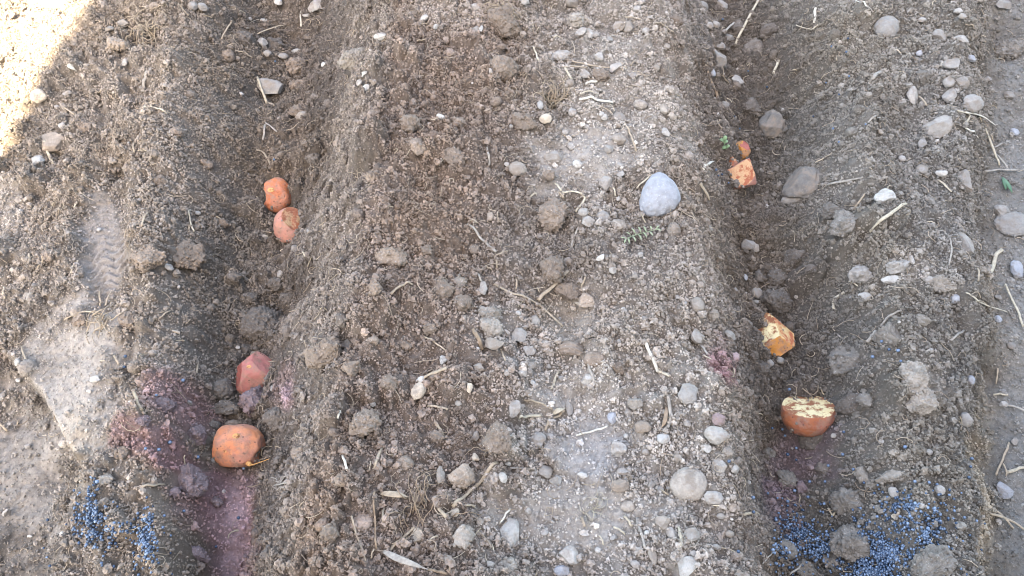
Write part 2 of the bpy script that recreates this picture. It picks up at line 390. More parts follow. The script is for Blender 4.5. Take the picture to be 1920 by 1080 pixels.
# ------------------------------------------------------------------ placed things: tables in photo pixels (1920 x 1080)
LAND = [("the big bluish white cobble",1237,363),("the notched orange potato",515,365),("the crusted pinkish potato",549,423),("the peaked pink potato",475,705),
 ("the largest orange potato half",449,835),("the small amber potato piece",1388,281),("the tan wedge potato",1393,325),("the creamy chunk potato",1452,630),("the potato half with its cut face up",1515,770),
 ("the shoe print",195,480),("the root capped clod",945,45),("the smooth brown oval clod",945,130),("the hairy round clod",1038,402),("the flat beige cobble",1292,908),("the pitted whitish stone",957,998),
 ("the smooth grey boulder",1447,233),("the white stone on the far ridge",1657,372),("the dark boulder clod",490,608),("the crossed straws",1003,548),("the bent white straw",1222,670),("the green sprig",1197,440),
 ("the thick white straw stub",1118,189),("the wide blue granule spill",1620,1020),("the small blue granule spill",225,1000),("the sunlit corner",80,120),("the mauve furrow stain",440,990),("the root tangle",1037,187),
 ("the angular mauve clod",357,907),("the smooth rock in the grey path",1897,420),("the grey slab in the hole",505,170),("the tread marked fragment",1072,653),("the long pale stalk",1400,45),("the rough grey brown clod",1580,427),
 ("the tan leaf strip",740,928),("the knotted straw",1037,772),("the grey block at the ridge foot",1808,785),("the green blade",1888,346),("the tan angular block",102,267),("the tall crumbly clod",605,660),("the long straw on the soil heap",893,912)]
DIRS = ['right of', 'up and right of', 'above', 'up and left of', 'left of', 'down and left of', 'below', 'down and right of']
def where(px, py, skip=None, n=0):
    c = sorted(LAND, key=lambda l: (l[1]-px)**2+(l[2]-py)**2*1.4); c = [l for l in c if (l[1]-px)**2+(l[2]-py)**2 > 60 and l[0] != skip]
    L = c[n]; dx, dy = px-L[1], L[2]-py; k = int(round(math.atan2(dy, dx)/(math.pi/4))) % 8
    d = math.hypot(dx, dy); q = 'just ' if d < 65 else ('' if d < 130 else 'well ')
    return q+DIRS[k]+' '+L[0]
USED = {}
def unique_label(head, px, py, skip=None):
    for f in (lambda: f"{head} {where(px, py, skip)}", lambda: f"{head} {where(px, py, skip)}, nearer {where_name(px, py, skip, 1)}", lambda: f"{head} {where(px, py, skip, 1)}",
              lambda: f"{head} {where(px, py, skip, 2)}", lambda: f"smaller {head} {where(px, py, skip)}", lambda: f"smaller {head} {where(px, py, skip, 1)}", lambda: f"{head} {where(px, py, skip, 3)}",
              lambda: f"smallest {head} {where(px, py, skip)}", lambda: f"smallest {head} {where(px, py, skip, 1)}", lambda: f"{head} {where(px, py, skip, 4)}"):
        t = f()
        if t not in USED and len(t.split()) <= 16:
            USED[t] = 1; return t
    t = f"{head} {where(px, py, skip, 5)}"; USED[t] = 1; return t
def where_name(px, py, skip, n):
    c = sorted(LAND, key=lambda l: (l[1]-px)**2+(l[2]-py)**2*1.4); c = [l for l in c if (l[1]-px)**2+(l[2]-py)**2 > 60 and l[0] != skip]; return c[n][0]
OCC = []                                               # x, y, radius, kept free of crumbs
# ---- rocks and clods
def rock_shape(n, seed, planes, dmin, dmax, nz_amp, nz_f=2.2, fine=.02):
    r = np.random.default_rng(seed); V, F = ico(n); V = V.copy()
    for _ in range(planes):
        nrm = r.normal(size=3); nrm /= np.linalg.norm(nrm); d = r.uniform(dmin, dmax)
        V -= np.maximum(0, V@nrm-d)[:, None]*nrm
    off = r.uniform(-50, 50, 3)
    k = 1+nz_amp*noise3(V*nz_f*.6+off, seed)+nz_amp*.5*noise3(V*nz_f*1.7+off, seed+1)+fine*noise3(V*7+off, seed+2)
    return V*k[:, None], F
def orient(px, py, ang, x, y, follow=.7):
    n = normal_at(x, y); n = np.array([0, 0, 1])*(1-follow)+n*follow; n /= np.linalg.norm(n)
    tx = np.array([math.cos(ang), math.sin(ang)/SP, 0]); tx -= n*(tx@n); tx /= np.linalg.norm(tx)
    return np.stack([tx, np.cross(n, tx), n], 1)
def put_rock(name, px, py, wpx, hpx, tone, ang=0, cls='r', kind='stone', thick=.62, sink=.36, label=None, group=None, mat=None, seed=None, clod=False, extra=None):
    if clod and sink == .36: sink = .48
    if clod and tone == 'N' and px > 1420: tone = 'F'
    seed = seed if seed is not None else int(px*31+py*17)
    p, s = at(px, py, .004)
    a, b = wpx*s/2, hpx*s/2/.93; c = thick*min(a, b)*1.05; 
    if clod: c = max(c, .8*min(a, b))
    p, s = at(px, py, c*(1-sink)*.8)
    big = max(wpx, hpx); lv = 5 if big > 55 else (4 if big > 26 else 3)
    kw = {'r': (7, .72, .95, .14), 'a': (10, .5, .85, .10), 'l': (7, .62, .92, .20), 's': (0, 1, 1, .06), 'b': (8, .5, .7, .04)}[cls]
    V, F = rock_shape(lv, seed, *kw, fine=.03 if not clod else .06)
    V = V/np.abs(V).max(0)
    if clod:
        r = np.array([a, b, c]); W = V*r; of = seed % 97
        d = .0022*np.abs(noise3(W*260+of, seed+5))+.0012*noise3(W*520+of, seed+6)+.003*noise3(W*90+of, seed+7)
        V = (W+V*d[:, None]*min(1., min(a, b)/.014))/r
    if extra: V = extra(V, np.array([a, b, c]))
    Rm = orient(px, py, R(ang), p[0], p[1]); W = V*np.array([a, b, c])
    if clod and cls != 's':
        g = np.random.default_rng(seed+1); m = int(min(420, 3.2e5*(a*b))); pick = g.integers(0, len(W), m); V0, F0 = ico(0)
        Q = (V0[None]*(1+.35*(g.random((m, 12, 1))*2-1))*(.0007+.0019*g.random((m, 1, 1))**2)*g.uniform(.7, 1.3, (m, 1, 3))+W[pick][:, None]).reshape(-1, 3)
        F = np.vstack([F, (F0[None]+(len(W)+np.arange(m)*12)[:, None, None]).reshape(-1, 3)]); W = np.vstack([W, Q])
    W = W@Rm.T
    z0 = float(Hat(p[0], p[1])); ctr = np.array([p[0], p[1], z0+c*(1-2*sink)+.003])
    o = mk(name, W, F, mat or (CLOD if clod else ROCK)[tone], loc=ctr)
    size = 'tiny' if big < 15 else 'small' if big < 27 else 'medium' if big < 42 else 'large'
    shapew = {'r': 'rounded', 'a': 'angular', 'l': 'lumpy', 's': 'smooth', 'b': 'blocky'}[cls]
    if max(wpx, hpx)/min(wpx, hpx) > 1.55: shapew = 'oblong' if cls != 'a' else 'oblong angular'
    word = {'pebble': 'pebble', 'stone': 'stone', 'soil_clod': 'soil clod'}[kind]
    tag(o, label or unique_label(f"{size} {shapew} {TONE[tone][0]} {word}", px, py), 'clod' if clod else 'stone', group)
    OCC.append((ctr[0], ctr[1], .80*math.sqrt(a*b))); return o
# hand-labelled ones: name px py w h tone ang cls label
put_rock('cobble', 1237, 364, 74, 84, 'B', 0, 's', thick=.75, sink=.3, mat=M_COBBLE, label='big smooth bluish white cobble lying on the middle ridge', seed=5,
         extra=lambda V, r: V*np.stack([1-.22*V[:, 1], 1-.10*V[:, 0], 1-.15*V[:, 1]], 1)+np.stack([.10*V[:, 1], -.10*V[:, 0]*V[:, 0], 0*V[:, 0]], 1))
put_rock('cobble', 1292, 908, 74, 62, 'S', 12, 's', thick=.55, label='large flat round beige cobble with a dirty face')
put_rock('stone', 957, 998, 42, 54, 'W', 5, 'r', label='whitish pitted stone on the pale dusty track')
put_rock('boulder', 1448, 234, 50, 56, 'E', 0, 'r', thick=.7, sink=.45, label='smooth dark grey boulder in the furrow beyond the amber potato')
put_rock('stone', 1657, 372, 40, 38, 'W', 0, 'l', label='bright white lumpy stone on the crest of the far ridge')
put_rock('rock', 1899, 421, 74, 52, 'G', 10, 's', thick=.4, sink=.5, label='broad smooth pale rock sunk in the grey path')
put_rock('stone', 507, 168, 36, 50, 'G', 80, 'b', label='grey slab standing in a dark hole of the furrow', sink=.15)
put_rock('stone', 102, 267, 52, 40, 'T', 10, 'a', label='tan angular block on the shaded slope near the sunlit corner')
put_rock('stone', 73, 303, 24, 26, 'W', 30, 'l', label='small white lumpy stone by the stalk below the tan angular block')
put_rock('stone', 75, 185, 32, 26, 'C', 0, 'r', label='cream stone lying in the sunlit corner at the edge of shade')
put_rock('stone', 103, 8, 62, 26, 'N', -5, 'l', label='brown lump in the sunlit corner at the top edge')
put_rock('stone', 1663, 52, 44, 52, 'G', -35, 's', label='smooth grey egg shaped stone on the far ridge')
put_rock('stone', 1343, 818, 38, 46, 'P', 75, 'r', label='pale pebble with a pink stain touching a pink lump', thick=.8)
put_rock('pebble', 1346, 787, 28, 26, 'K', 0, 'l', label='pink dusted lump on top of the pale stained pebble')
put_rock('stone', 1808, 785, 30, 32, 'G', 5, 'b', label='grey block at the foot of the far ridge beside the tan bank', thick=.9)
put_rock('stone', 1507, 342, 84, 66, 'E', 30, 'r', label='large smooth grey brown boulder half buried beyond the tan wedge potato', thick=.5, sink=.5)
put_rock('stone', 970, 320, 36, 28, 'S', -15, 's', label='smooth grey brown pebble on the dark heap of the middle ridge')
put_rock('stone', 1072, 653, 50, 34, 'N', -10, 'l', label='brown soil fragment marked with curved tread ridges', clod=False, mat=CLOD['N'], thick=.5,
         extra=lambda V, r: V*(1+.07*np.sin((V[:, 1]+.18*V[:, 0]**2)*15))[:, None])
for a in [('soil_clod',945,42,64,56,'N',0,'l','round brown clod capped with roots at the top of the ridge'),('soil_clod',945,131,58,48,'N',15,'s','smooth brown oval clod below the root capped one'),
 ('soil_clod',1039,402,62,62,'N',0,'l','round clod covered in hairy roots on the middle ridge'),('soil_clod',1036,507,54,52,'N',20,'l','round clod under the end of the thick crossed straw'),
 ('soil_clod',489,609,78,64,'D',10,'s','largest smooth dark clod in the furrow between the two pairs of potatoes'),('soil_clod',471,753,50,54,'M',20,'l','mauve clod leaning on the peaked pink potato'),
 ('soil_clod',357,907,66,58,'M',-15,'a','angular mauve clod below the largest potato'),('soil_clod',371,814,46,38,'M',-10,'l','rounded mauve clod beside the largest potato'),
 ('soil_clod',425,765,32,54,'D',100,'l','upright dark clod column above the largest potato'),('soil_clod',419,731,42,36,'D',15,'s','dark clod touching the peaked pink potato'),
 ('soil_clod',1580,427,62,56,'N',20,'a','rough grey brown clod on the near slope of the far ridge'),('soil_clod',1455,568,56,52,'D',-20,'l','dark clod right behind the creamy chunk potato'),
 ('soil_clod',278,487,52,64,'N',85,'l','blocky clod on the heap beside the shoe print'),('soil_clod',605,662,54,76,'N',80,'l','tall crumbly clod on the furrow wall'),
 ('soil_clod',1590,945,62,46,'N',5,'l','grey brown clod above the wide blue granule spill'),('soil_clod',1595,1020,74,62,'N',-30,'l','grey brown clod inside the wide blue granule spill'),
 ('soil_clod',1474,1030,42,32,'N',5,'s','small grey brown clod among blue granules at the furrow bottom'),('soil_clod',1747,1055,90,56,'N',25,'l','large clod at the edge of the wide blue granule spill'),
 ('soil_clod',1587,761,58,30,'D',12,'a','flat pointed dark clod beside the potato half with its cut face up'),('soil_clod',1380,345,20,16,'D',0,'l','small dark clod resting on the tan wedge potato'),
 ('soil_clod',930,824,60,52,'N',0,'l','round brown clod wound with roots near the knotted straw'),('soil_clod',1114,675,30,40,'N',75,'s','small smooth dark clod beside the tread marked fragment')]:
    put_rock(a[0], *a[1:8], kind='soil_clod', label=a[8], clod=True, sink=.33)
CL = """350 478 72 56 N 0 l;458 72 34 26 D 0 l;518 83 38 36 D 0 l;552 122 42 36 N 0 l;430 107 26 24 N 0 l;660 107 62 40 S 5 l;220 82 46 30 T 5 a;1083 38 40 36 S 0 l;1127 143 38 28 N 0 l;983 230 36 46 N 60 l;783 273 38 32 N 0 l;767 233 36 34 N 0 l
857 227 30 24 N 0 l;850 297 38 46 N 80 l;1380 53 30 28 D 0 a;1412 93 42 36 D 10 l;1728 143 30 28 N 0 l;1892 93 64 48 N 10 l;520 533 36 26 D 0 l;513 628 28 20 D 0 l;462 655 28 24 D 0 l;1070 547 62 32 N -10 a;1100 565 30 28 T 0 a;915 590 42 38 S 0 l
920 615 48 42 S 10 l;830 543 42 40 N 0 l;870 567 40 32 N 0 l;863 530 30 22 S 0 l;807 620 28 22 N 0 l;1615 515 40 38 P 0 l;1683 500 52 26 P 10 l;1757 533 32 60 S 80 l;1587 677 58 56 N 0 l;1713 710 66 58 S 40 l;1663 627 52 40 N 0 a;1457 523 38 34 D 0 l
1423 520 26 24 D 0 l;1520 507 24 18 D 0 l;403 798 22 20 D 0 l;328 923 24 18 M 0 l;517 782 42 44 D 0 l;408 942 22 16 M 0 l;373 1040 50 26 M 0 l;870 897 52 40 T 0 l;870 1003 50 42 S 0 l;683 793 60 42 N 10 l;953 1060 38 26 S 0 l;1520 823 46 34 D 0 l
1473 897 40 34 N 0 l;1503 915 24 22 M 0 l;1513 1067 42 30 N 0 l;1563 1053 34 34 N 45 l;1670 893 58 24 S 8 a;1617 893 28 30 S 0 l;1727 753 62 50 S 20 l;1265 40 30 22 N 0 l;1560 395 36 30 N 0 l;1430 690 34 28 D 0 l;1490 480 40 30 D 0 l;1410 200 36 28 D 0 l
1440 60 40 28 D 0 l;555 210 36 26 N 0 l;590 300 26 22 D 0 l;555 160 30 22 N 0 l;700 330 30 26 N 0 l;735 480 36 60 N 70 l;705 540 28 30 N 0 l;660 690 30 40 N 70 l;640 600 26 24 D 0 l;760 650 26 22 N 0 l;800 470 24 20 N 0 l;890 470 22 18 N 0 l
700 640 24 22 N 0 l;1030 330 24 20 N 0 l;1730 600 30 24 S 0 l;1620 750 30 26 N 0 l;1540 880 28 22 D 0 l;1440 850 30 24 N 0 l;1390 800 36 28 N 0 l;1400 740 40 30 N 0 l;1340 590 22 18 S 0 l;540 560 30 24 D 0 l;470 560 28 20 D 0 l;440 520 30 20 D 0 l
420 420 26 18 N 0 l;300 340 28 20 N 0 l;330 250 30 22 N 0 l;390 310 26 18 N 0 l;160 240 30 20 N 0 l;240 600 40 30 N 0 l;150 600 30 22 N 0 l;60 560 26 20 S 0 l;90 480 28 22 N 0 l;310 760 40 30 M 0 l;270 790 30 22 M 0 l;230 850 30 24 N 0 l
200 900 26 20 S 0 l;520 900 30 24 D 0 l;540 960 28 22 N 0 l;560 850 30 26 N 0 l;500 1040 28 22 D 0 l;640 900 30 30 N 0 l;620 1000 34 28 N 0 l;760 870 36 28 N 0 l;820 820 28 22 N 0 l;730 720 30 24 N 0 l;1160 690 30 24 N 0 l;1190 760 28 20 S 0 l"""
for q in CL.replace('\n', ';').split(';'):
    v = q.split(); put_rock('soil_clod', *map(float, v[:4]), v[4], float(v[5]), v[6], kind='soil_clod', clod=True, group='soil clods on the ridges and furrows')
ST = """363 16 20 18 G r;382 17 21 20 G r;523 7 16 14 W l;493 82 20 26 P l;503 103 16 15 G r;556 99 22 14 W r;532 107 20 14 G s;495 41 14 8 W r;574 31 13 8 W a;127 177 18 14 P a;117 238 14 14 P r;120 217 14 9 P a;608 123 12 12 W r;568 216 11 9 W r;568 218 34 20 S a
237 120 14 18 P a;207 57 18 16 S r;233 47 26 20 S a;593 13 40 26 P a;713 72 26 18 W a;797 38 18 15 P a;817 55 13 11 W a;893 57 16 16 P r;903 58 9 17 W a;893 17 20 14 P r;1053 107 40 30 P r;1090 63 24 22 P a;1105 65 18 24 P a;1117 68 16 15 P r;1142 78 14 24 P a
1125 110 24 22 P a;1153 128 24 28 P a;1095 142 24 20 P a;1178 52 22 26 S a;1160 53 26 22 S r;1195 20 18 14 P a;1203 7 14 13 P r;983 3 22 18 P r;1070 7 30 20 S r;1013 200 12 30 P r;1023 227 24 20 C r;827 222 20 14 W a;958 240 9 8 W r;950 312 11 10 P r;1160 222 30 20 P a
1133 222 14 14 W r;1128 217 12 11 W r;1158 238 14 14 T r;1073 213 18 16 P r;1247 252 16 22 P a;1245 207 20 22 S a;1160 263 28 24 S r;1140 282 18 18 P a;1070 277 15 14 P r;1082 310 20 16 W r;1037 295 36 28 P a;1137 347 30 28 P l;1163 328 20 17 P a;1160 313 14 13 P r;1187 143 18 16 P a
683 142 14 13 W a;672 158 16 14 P a;687 167 14 16 W a;1350 112 36 36 G a;1318 12 24 18 G r;1353 12 26 20 G r;1317 23 14 9 P r;1330 50 18 14 P r;1342 50 16 15 P r;1367 75 22 18 G a;1352 90 24 16 G a;1380 153 28 24 P a;1337 142 11 16 B a;1360 198 18 14 G r;1802 78 30 26 P r
1760 68 24 28 G a;1727 40 18 11 P r;1795 23 16 15 P r;1803 33 14 13 P r;1820 112 20 16 B r;1783 122 36 24 G a;1722 103 13 12 B r;1777 157 22 22 P b;1803 157 28 26 G r;1777 182 28 30 P a;1823 195 46 34 G r;1710 180 26 40 P b;1760 238 52 42 P a;1727 273 18 26 G a;1810 340 34 44 G a
1727 320 24 20 G r;1763 327 24 14 W a;1880 10 36 20 G a;1833 3 20 14 S r;552 467 15 14 G r;497 445 15 7 C r;373 403 11 10 W r;333 625 18 8 C a;447 653 9 7 W r;188 434 9 8 W r;68 395 11 9 W r;35 682 14 16 W l;180 713 24 13 W l;52 432 22 12 T a;318 503 18 14 P l
527 515 18 16 G r;975 632 33 30 P a;993 660 26 22 P a;997 688 22 16 P r;928 647 42 30 S a;1003 600 22 27 S a;980 703 20 16 P a;832 678 20 22 W a;898 690 24 18 S a;790 713 14 12 W r;907 543 18 28 P a;920 407 14 24 T r;1148 508 16 16 W r;1125 485 17 12 W a;1170 583 14 12 W a
1093 400 20 18 P r;1100 417 28 22 P a;1130 410 28 28 G a;1160 423 30 24 S r;1160 643 9 9 P r;1100 713 26 18 W a;1052 712 14 12 P r;972 590 11 10 W r;653 650 16 28 G a;1415 468 18 16 P r;1403 462 28 24 G a;1397 522 10 12 B r;1667 528 36 18 W a;1618 558 28 18 W l;1708 490 14 18 W a
1667 508 18 15 P r;1740 527 18 18 P r;1487 372 50 24 G s;1420 552 22 24 G s;1418 568 17 9 P r;1307 572 28 30 S r;1307 632 32 28 P a;1368 632 30 20 P a;1380 670 20 24 K a;1283 572 9 8 W r;1788 563 18 18 B r;1818 713 20 22 B b;1743 660 12 10 P r;1462 678 16 14 G r;1443 683 16 15 G r
1807 460 38 52 G a;1877 397 30 26 G r;1903 507 30 34 B a;1492 559 9 8 P r;7 745 12 18 P r;123 933 9 7 W a;60 1007 11 5 W a;965 768 24 34 P a;785 735 26 34 C r;1070 1042 46 32 W a;1053 1072 32 20 B r;1242 825 26 20 W r;1290 740 38 46 P r;943 897 16 20 W r;853 962 18 18 C a
783 1003 26 34 C l;828 893 20 32 S a;893 820 14 18 P a;1067 767 14 34 P r;1147 783 18 28 B a;1177 775 16 15 P r;1162 843 36 30 P l;1023 887 28 24 P r;1043 903 30 18 W a;1162 912 36 24 T r;1167 887 24 16 P a;1125 947 24 18 W l;1177 950 30 22 S r;1237 920 14 18 W a;1253 917 11 10 P r
1220 912 18 16 P a;1243 978 32 28 S a;1260 1003 24 26 P a;1120 1033 12 11 W r;1110 968 20 18 P a;1212 1000 11 9 W r;1285 1067 50 38 W a;1092 893 22 12 W a;893 860 16 16 C a;953 872 13 8 W r;880 728 14 22 C a;1010 827 30 28 P l;1203 803 36 26 T r;1173 820 11 10 W r;1223 1043 18 32 S b
1243 775 11 9 W r;1337 935 36 24 P r;1323 843 20 18 W a;1350 875 36 30 P a;1377 883 22 20 P a;1287 797 15 13 P r;1403 907 11 9 W r;1297 1003 32 26 P a;1342 1027 17 12 P r;1367 1002 18 14 S r;1673 925 18 22 P r;1760 920 20 20 P r;1883 920 30 32 B a;1677 968 20 14 C a;1643 953 13 11 P r
1725 950 12 11 W r;700 760 12 10 P r;860 760 14 12 P a;1270 560 14 12 P a;1200 480 12 10 P r;1240 560 14 12 S r;1190 520 12 11 P r;1330 430 14 12 P r;1290 480 12 11 S r;1210 600 15 12 P a;1740 850 14 12 P r;1650 830 12 10 W r;1560 820 11 9 P r;1690 300 16 13 P r;1650 250 14 12 S r
1870 600 16 14 B r;1895 650 18 14 G r;1880 760 16 12 P r;1900 830 18 14 P a;1870 980 14 12 P r;1890 180 20 16 G r;1850 150 16 14 G a;1900 250 18 16 B r;1870 560 14 12 P r;1300 1040 18 14 P r;1350 970 16 13 P a;1210 850 14 12 P r;1270 860 16 14 S r;1250 890 12 10 P r;1020 1000 16 14 P r
990 960 14 12 W r;1150 1010 16 13 P a;1190 1060 20 16 P r;920 1060 18 14 P a;900 980 16 14 S a;840 1050 18 14 S r;1000 720 14 12 W a;1030 690 14 12 P a;950 700 16 14 P a;990 740 16 12 S r;1230 130 14 12 S r;1210 60 16 14 P r;1250 90 14 12 S r;1060 250 14 12 P r;1100 240 12 10 P r"""
for q in ST.replace('\n', ';').split(';'):
    v = q.split(); wp, hp = float(v[2]), float(v[3]); k = 'pebble' if max(wp, hp) < 27 else 'stone'
    put_rock(k, float(v[0]), float(v[1]), wp, hp, v[4], (int(float(v[0])*7+float(v[1])*3) % 50)-25 if max(wp, hp)/min(wp, hp) < 1.5 else 0, v[5], kind=k, group='stones and pebbles in the soil')

# ---- straws, stalks, roots, leaves
def catmull(P, n=6):
    P = np.array(P, float)
    if len(P) == 2: return P[0]+(P[1]-P[0])*np.linspace(0, 1, n+1)[:, None]
    Q = np.vstack([2*P[0]-P[1], P, 2*P[-1]-P[-2]]); out = []
    for i in range(1, len(Q)-2):
        for t in np.linspace(0, 1, n, endpoint=False):
            a, b, c, d = Q[i-1:i+3]
            out.append(.5*((2*b)+(c-a)*t+(2*a-5*b+4*c-d)*t*t+(3*b-a-3*c+d)*t**3))
    out.append(P[-1]); return np.array(out)
def tube_geo(P, rads, flat=1., sides=7, seed=0):
    P = np.asarray(P); n = len(P); T = np.gradient(P, axis=0); T /= np.linalg.norm(T, axis=1)[:, None]+1e-12
    up = np.array([0, 0, 1.]); A = np.cross(T, up); A /= np.linalg.norm(A, axis=1)[:, None]+1e-9; B = np.cross(A, T)
    th = np.arange(sides)/sides*2*math.pi
    V = P[:, None]+rads[:, None, None]*(np.cos(th)[None, :, None]*A[:, None]+flat*np.sin(th)[None, :, None]*B[:, None])
    V = V.reshape(-1, 3); F = []
    for i in range(n-1):
        for j in range(sides):
            a, b = i*sides+j, i*sides+(j+1) % sides; F += [(a, b, b+sides), (a, b+sides, a+sides)]
    c0, c1 = len(V), len(V)+1; V = np.vstack([V, P[0], P[-1]])
    for j in range(sides): F += [(c0, (j+1) % sides, j), (c1, (n-1)*sides+j, (n-1)*sides+(j+1) % sides)]
    return V, np.array(F)
def lay_path(pts, lift, n=6, arch=.002, ends=None):
    W = []
    for p in pts:
        q, s = at(p[0], p[1], lift); W.append([q[0], q[1], q[2]])
    C = catmull(W, n); t = np.linspace(0, 1, len(C)); C[:, 2] += arch*np.sin(t*math.pi)
    C[:, 2] = np.maximum(C[:, 2], Hat(C[:, 0], C[:, 1])+lift*.8); return C, s
def straw(pts, wpx, tone, flat=.42, name='straw', cat='straw', label=None, lift=None, group='dry straws scattered on the soil', wob=.14, taper=0.):
    lift = lift if lift is not None else .0045
    C, s = lay_path(pts, lift, 8 if len(pts) > 2 else 10)
    r0 = wpx*s/2*.84; sd = int(pts[0][0]*13+pts[0][1]*7); t = np.linspace(0, 1, len(C))
    rad = r0*(1+wob*noise2(t*4+sd, np.zeros_like(t)+sd, 3))*(1-taper*t)
    C = C+np.stack([.0006*noise2(t*5+sd, t*0+q, 9) for q in (1, 2, 3)], 1)
    base = C.mean(0); V, F = tube_geo(C-base, rad, flat)
    o = mk(name, V, F, STRAW[tone][1], loc=base)
    L = math.hypot(pts[-1][0]-pts[0][0], pts[-1][1]-pts[0][1]); mx, my = (pts[0][0]+pts[-1][0])/2, (pts[0][1]+pts[-1][1])/2
    lw = 'short' if L < 35 else 'medium length' if L < 70 else 'long'; a = math.degrees(math.atan2(pts[0][1]-pts[-1][1], pts[-1][0]-pts[0][0])) % 180
    dw = 'level' if a < 20 or a > 160 else 'upright' if 70 < a < 110 else 'slanting'
    bent = 'curved ' if len(pts) > 2 else ''
    tag(o, label or unique_label(f"{lw} {bent}{dw} {STRAW[tone][0]} {cat}", mx, my), cat, group); return o
HS = [([(1377,85),(1400,40),(1424,-4)],5,'c','long pale stalk standing out of the furrow at the top edge'),([(1087,185),(1118,189),(1150,192)],7,'w','thick bright white straw stub on the middle ridge'),
 ([(1207,637),(1217,660),(1234,697)],8,'w','thick white straw, the upright arm of the bent pair'),([(1234,697),(1244,701),(1254,704)],7,'c','short cream straw at the foot of the thick white bent one'),
 ([(1317,318),(1337,302)],6,'w','short thick white straw on the furrow wall beside the tan wedge potato'),([(927,532),(950,545),(963,552),(983,556),(1017,577),(1055,612)],5,'t','long tan straw crossing below the round clods'),
 ([(1008,562),(1037,537),(1065,507)],9,'t','thick tan straw leaning on a round clod'),([(850,950),(893,913),(935,867)],8,'t','long thick tan straw on the soil heap'),
 ([(973,785),(995,781),(1015,778)],7,'c','thick cream straw beside the pale angular stone'),([(983,750),(1010,756),(1037,767)],5,'t','tan straw running into the straw knot'),
 ([(1080,817),(1110,809),(1140,800)],5,'w','white straw above the grey hollow of the track'),([(1630,435),(1657,410),(1700,382)],7,'c','thick pale straw below the white stone on the far ridge'),
 ([(1853,518),(1861,500),(1867,478),(1880,468)],9,'c','thick pale curled root at the edge of the grey path'),([(1885,533),(1903,577),(1919,612)],6,'c','pale stalk lying down the grey path'),
 ([(1837,217),(1850,253),(1873,310)],5,'c','long pale stalk at the head of the grey path'),([(82,263),(90,286),(99,307)],6,'c','cream stalk leaning on the tan angular block'),
 ([(1552,345),(1585,341),(1618,333)],7,'g','thick grey stick on the far ridge beyond the boulder'),([(705,920),(704,970),(705,1030)],5,'b','long upright brown straw near the bottom of the soil heap'),
 ([(1253,740),(1256,790),(1243,808)],8,'g','thick grayish root hanging down the pale track'),([(1193,970),(1210,1030)],7,'g','thick grey brown stick near the bottom of the pale track'),
 ([(260,912),(285,911),(310,908)],6,'t','thick tan straw above the small blue granule spill'),([(887,617),(905,657)],9,'b','thick brown stick beside the pale crumbly clods'),
 ([(1053,360),(1095,370),(1080,397)],5,'c','bent cream straw beside the hairy round clod'),([(1625,643),(1643,620)],9,'g','thick grey stick lying on a clod of the far ridge')]
for p, wd, tn, lb in HS: straw(p, wd, tn, label=lb)
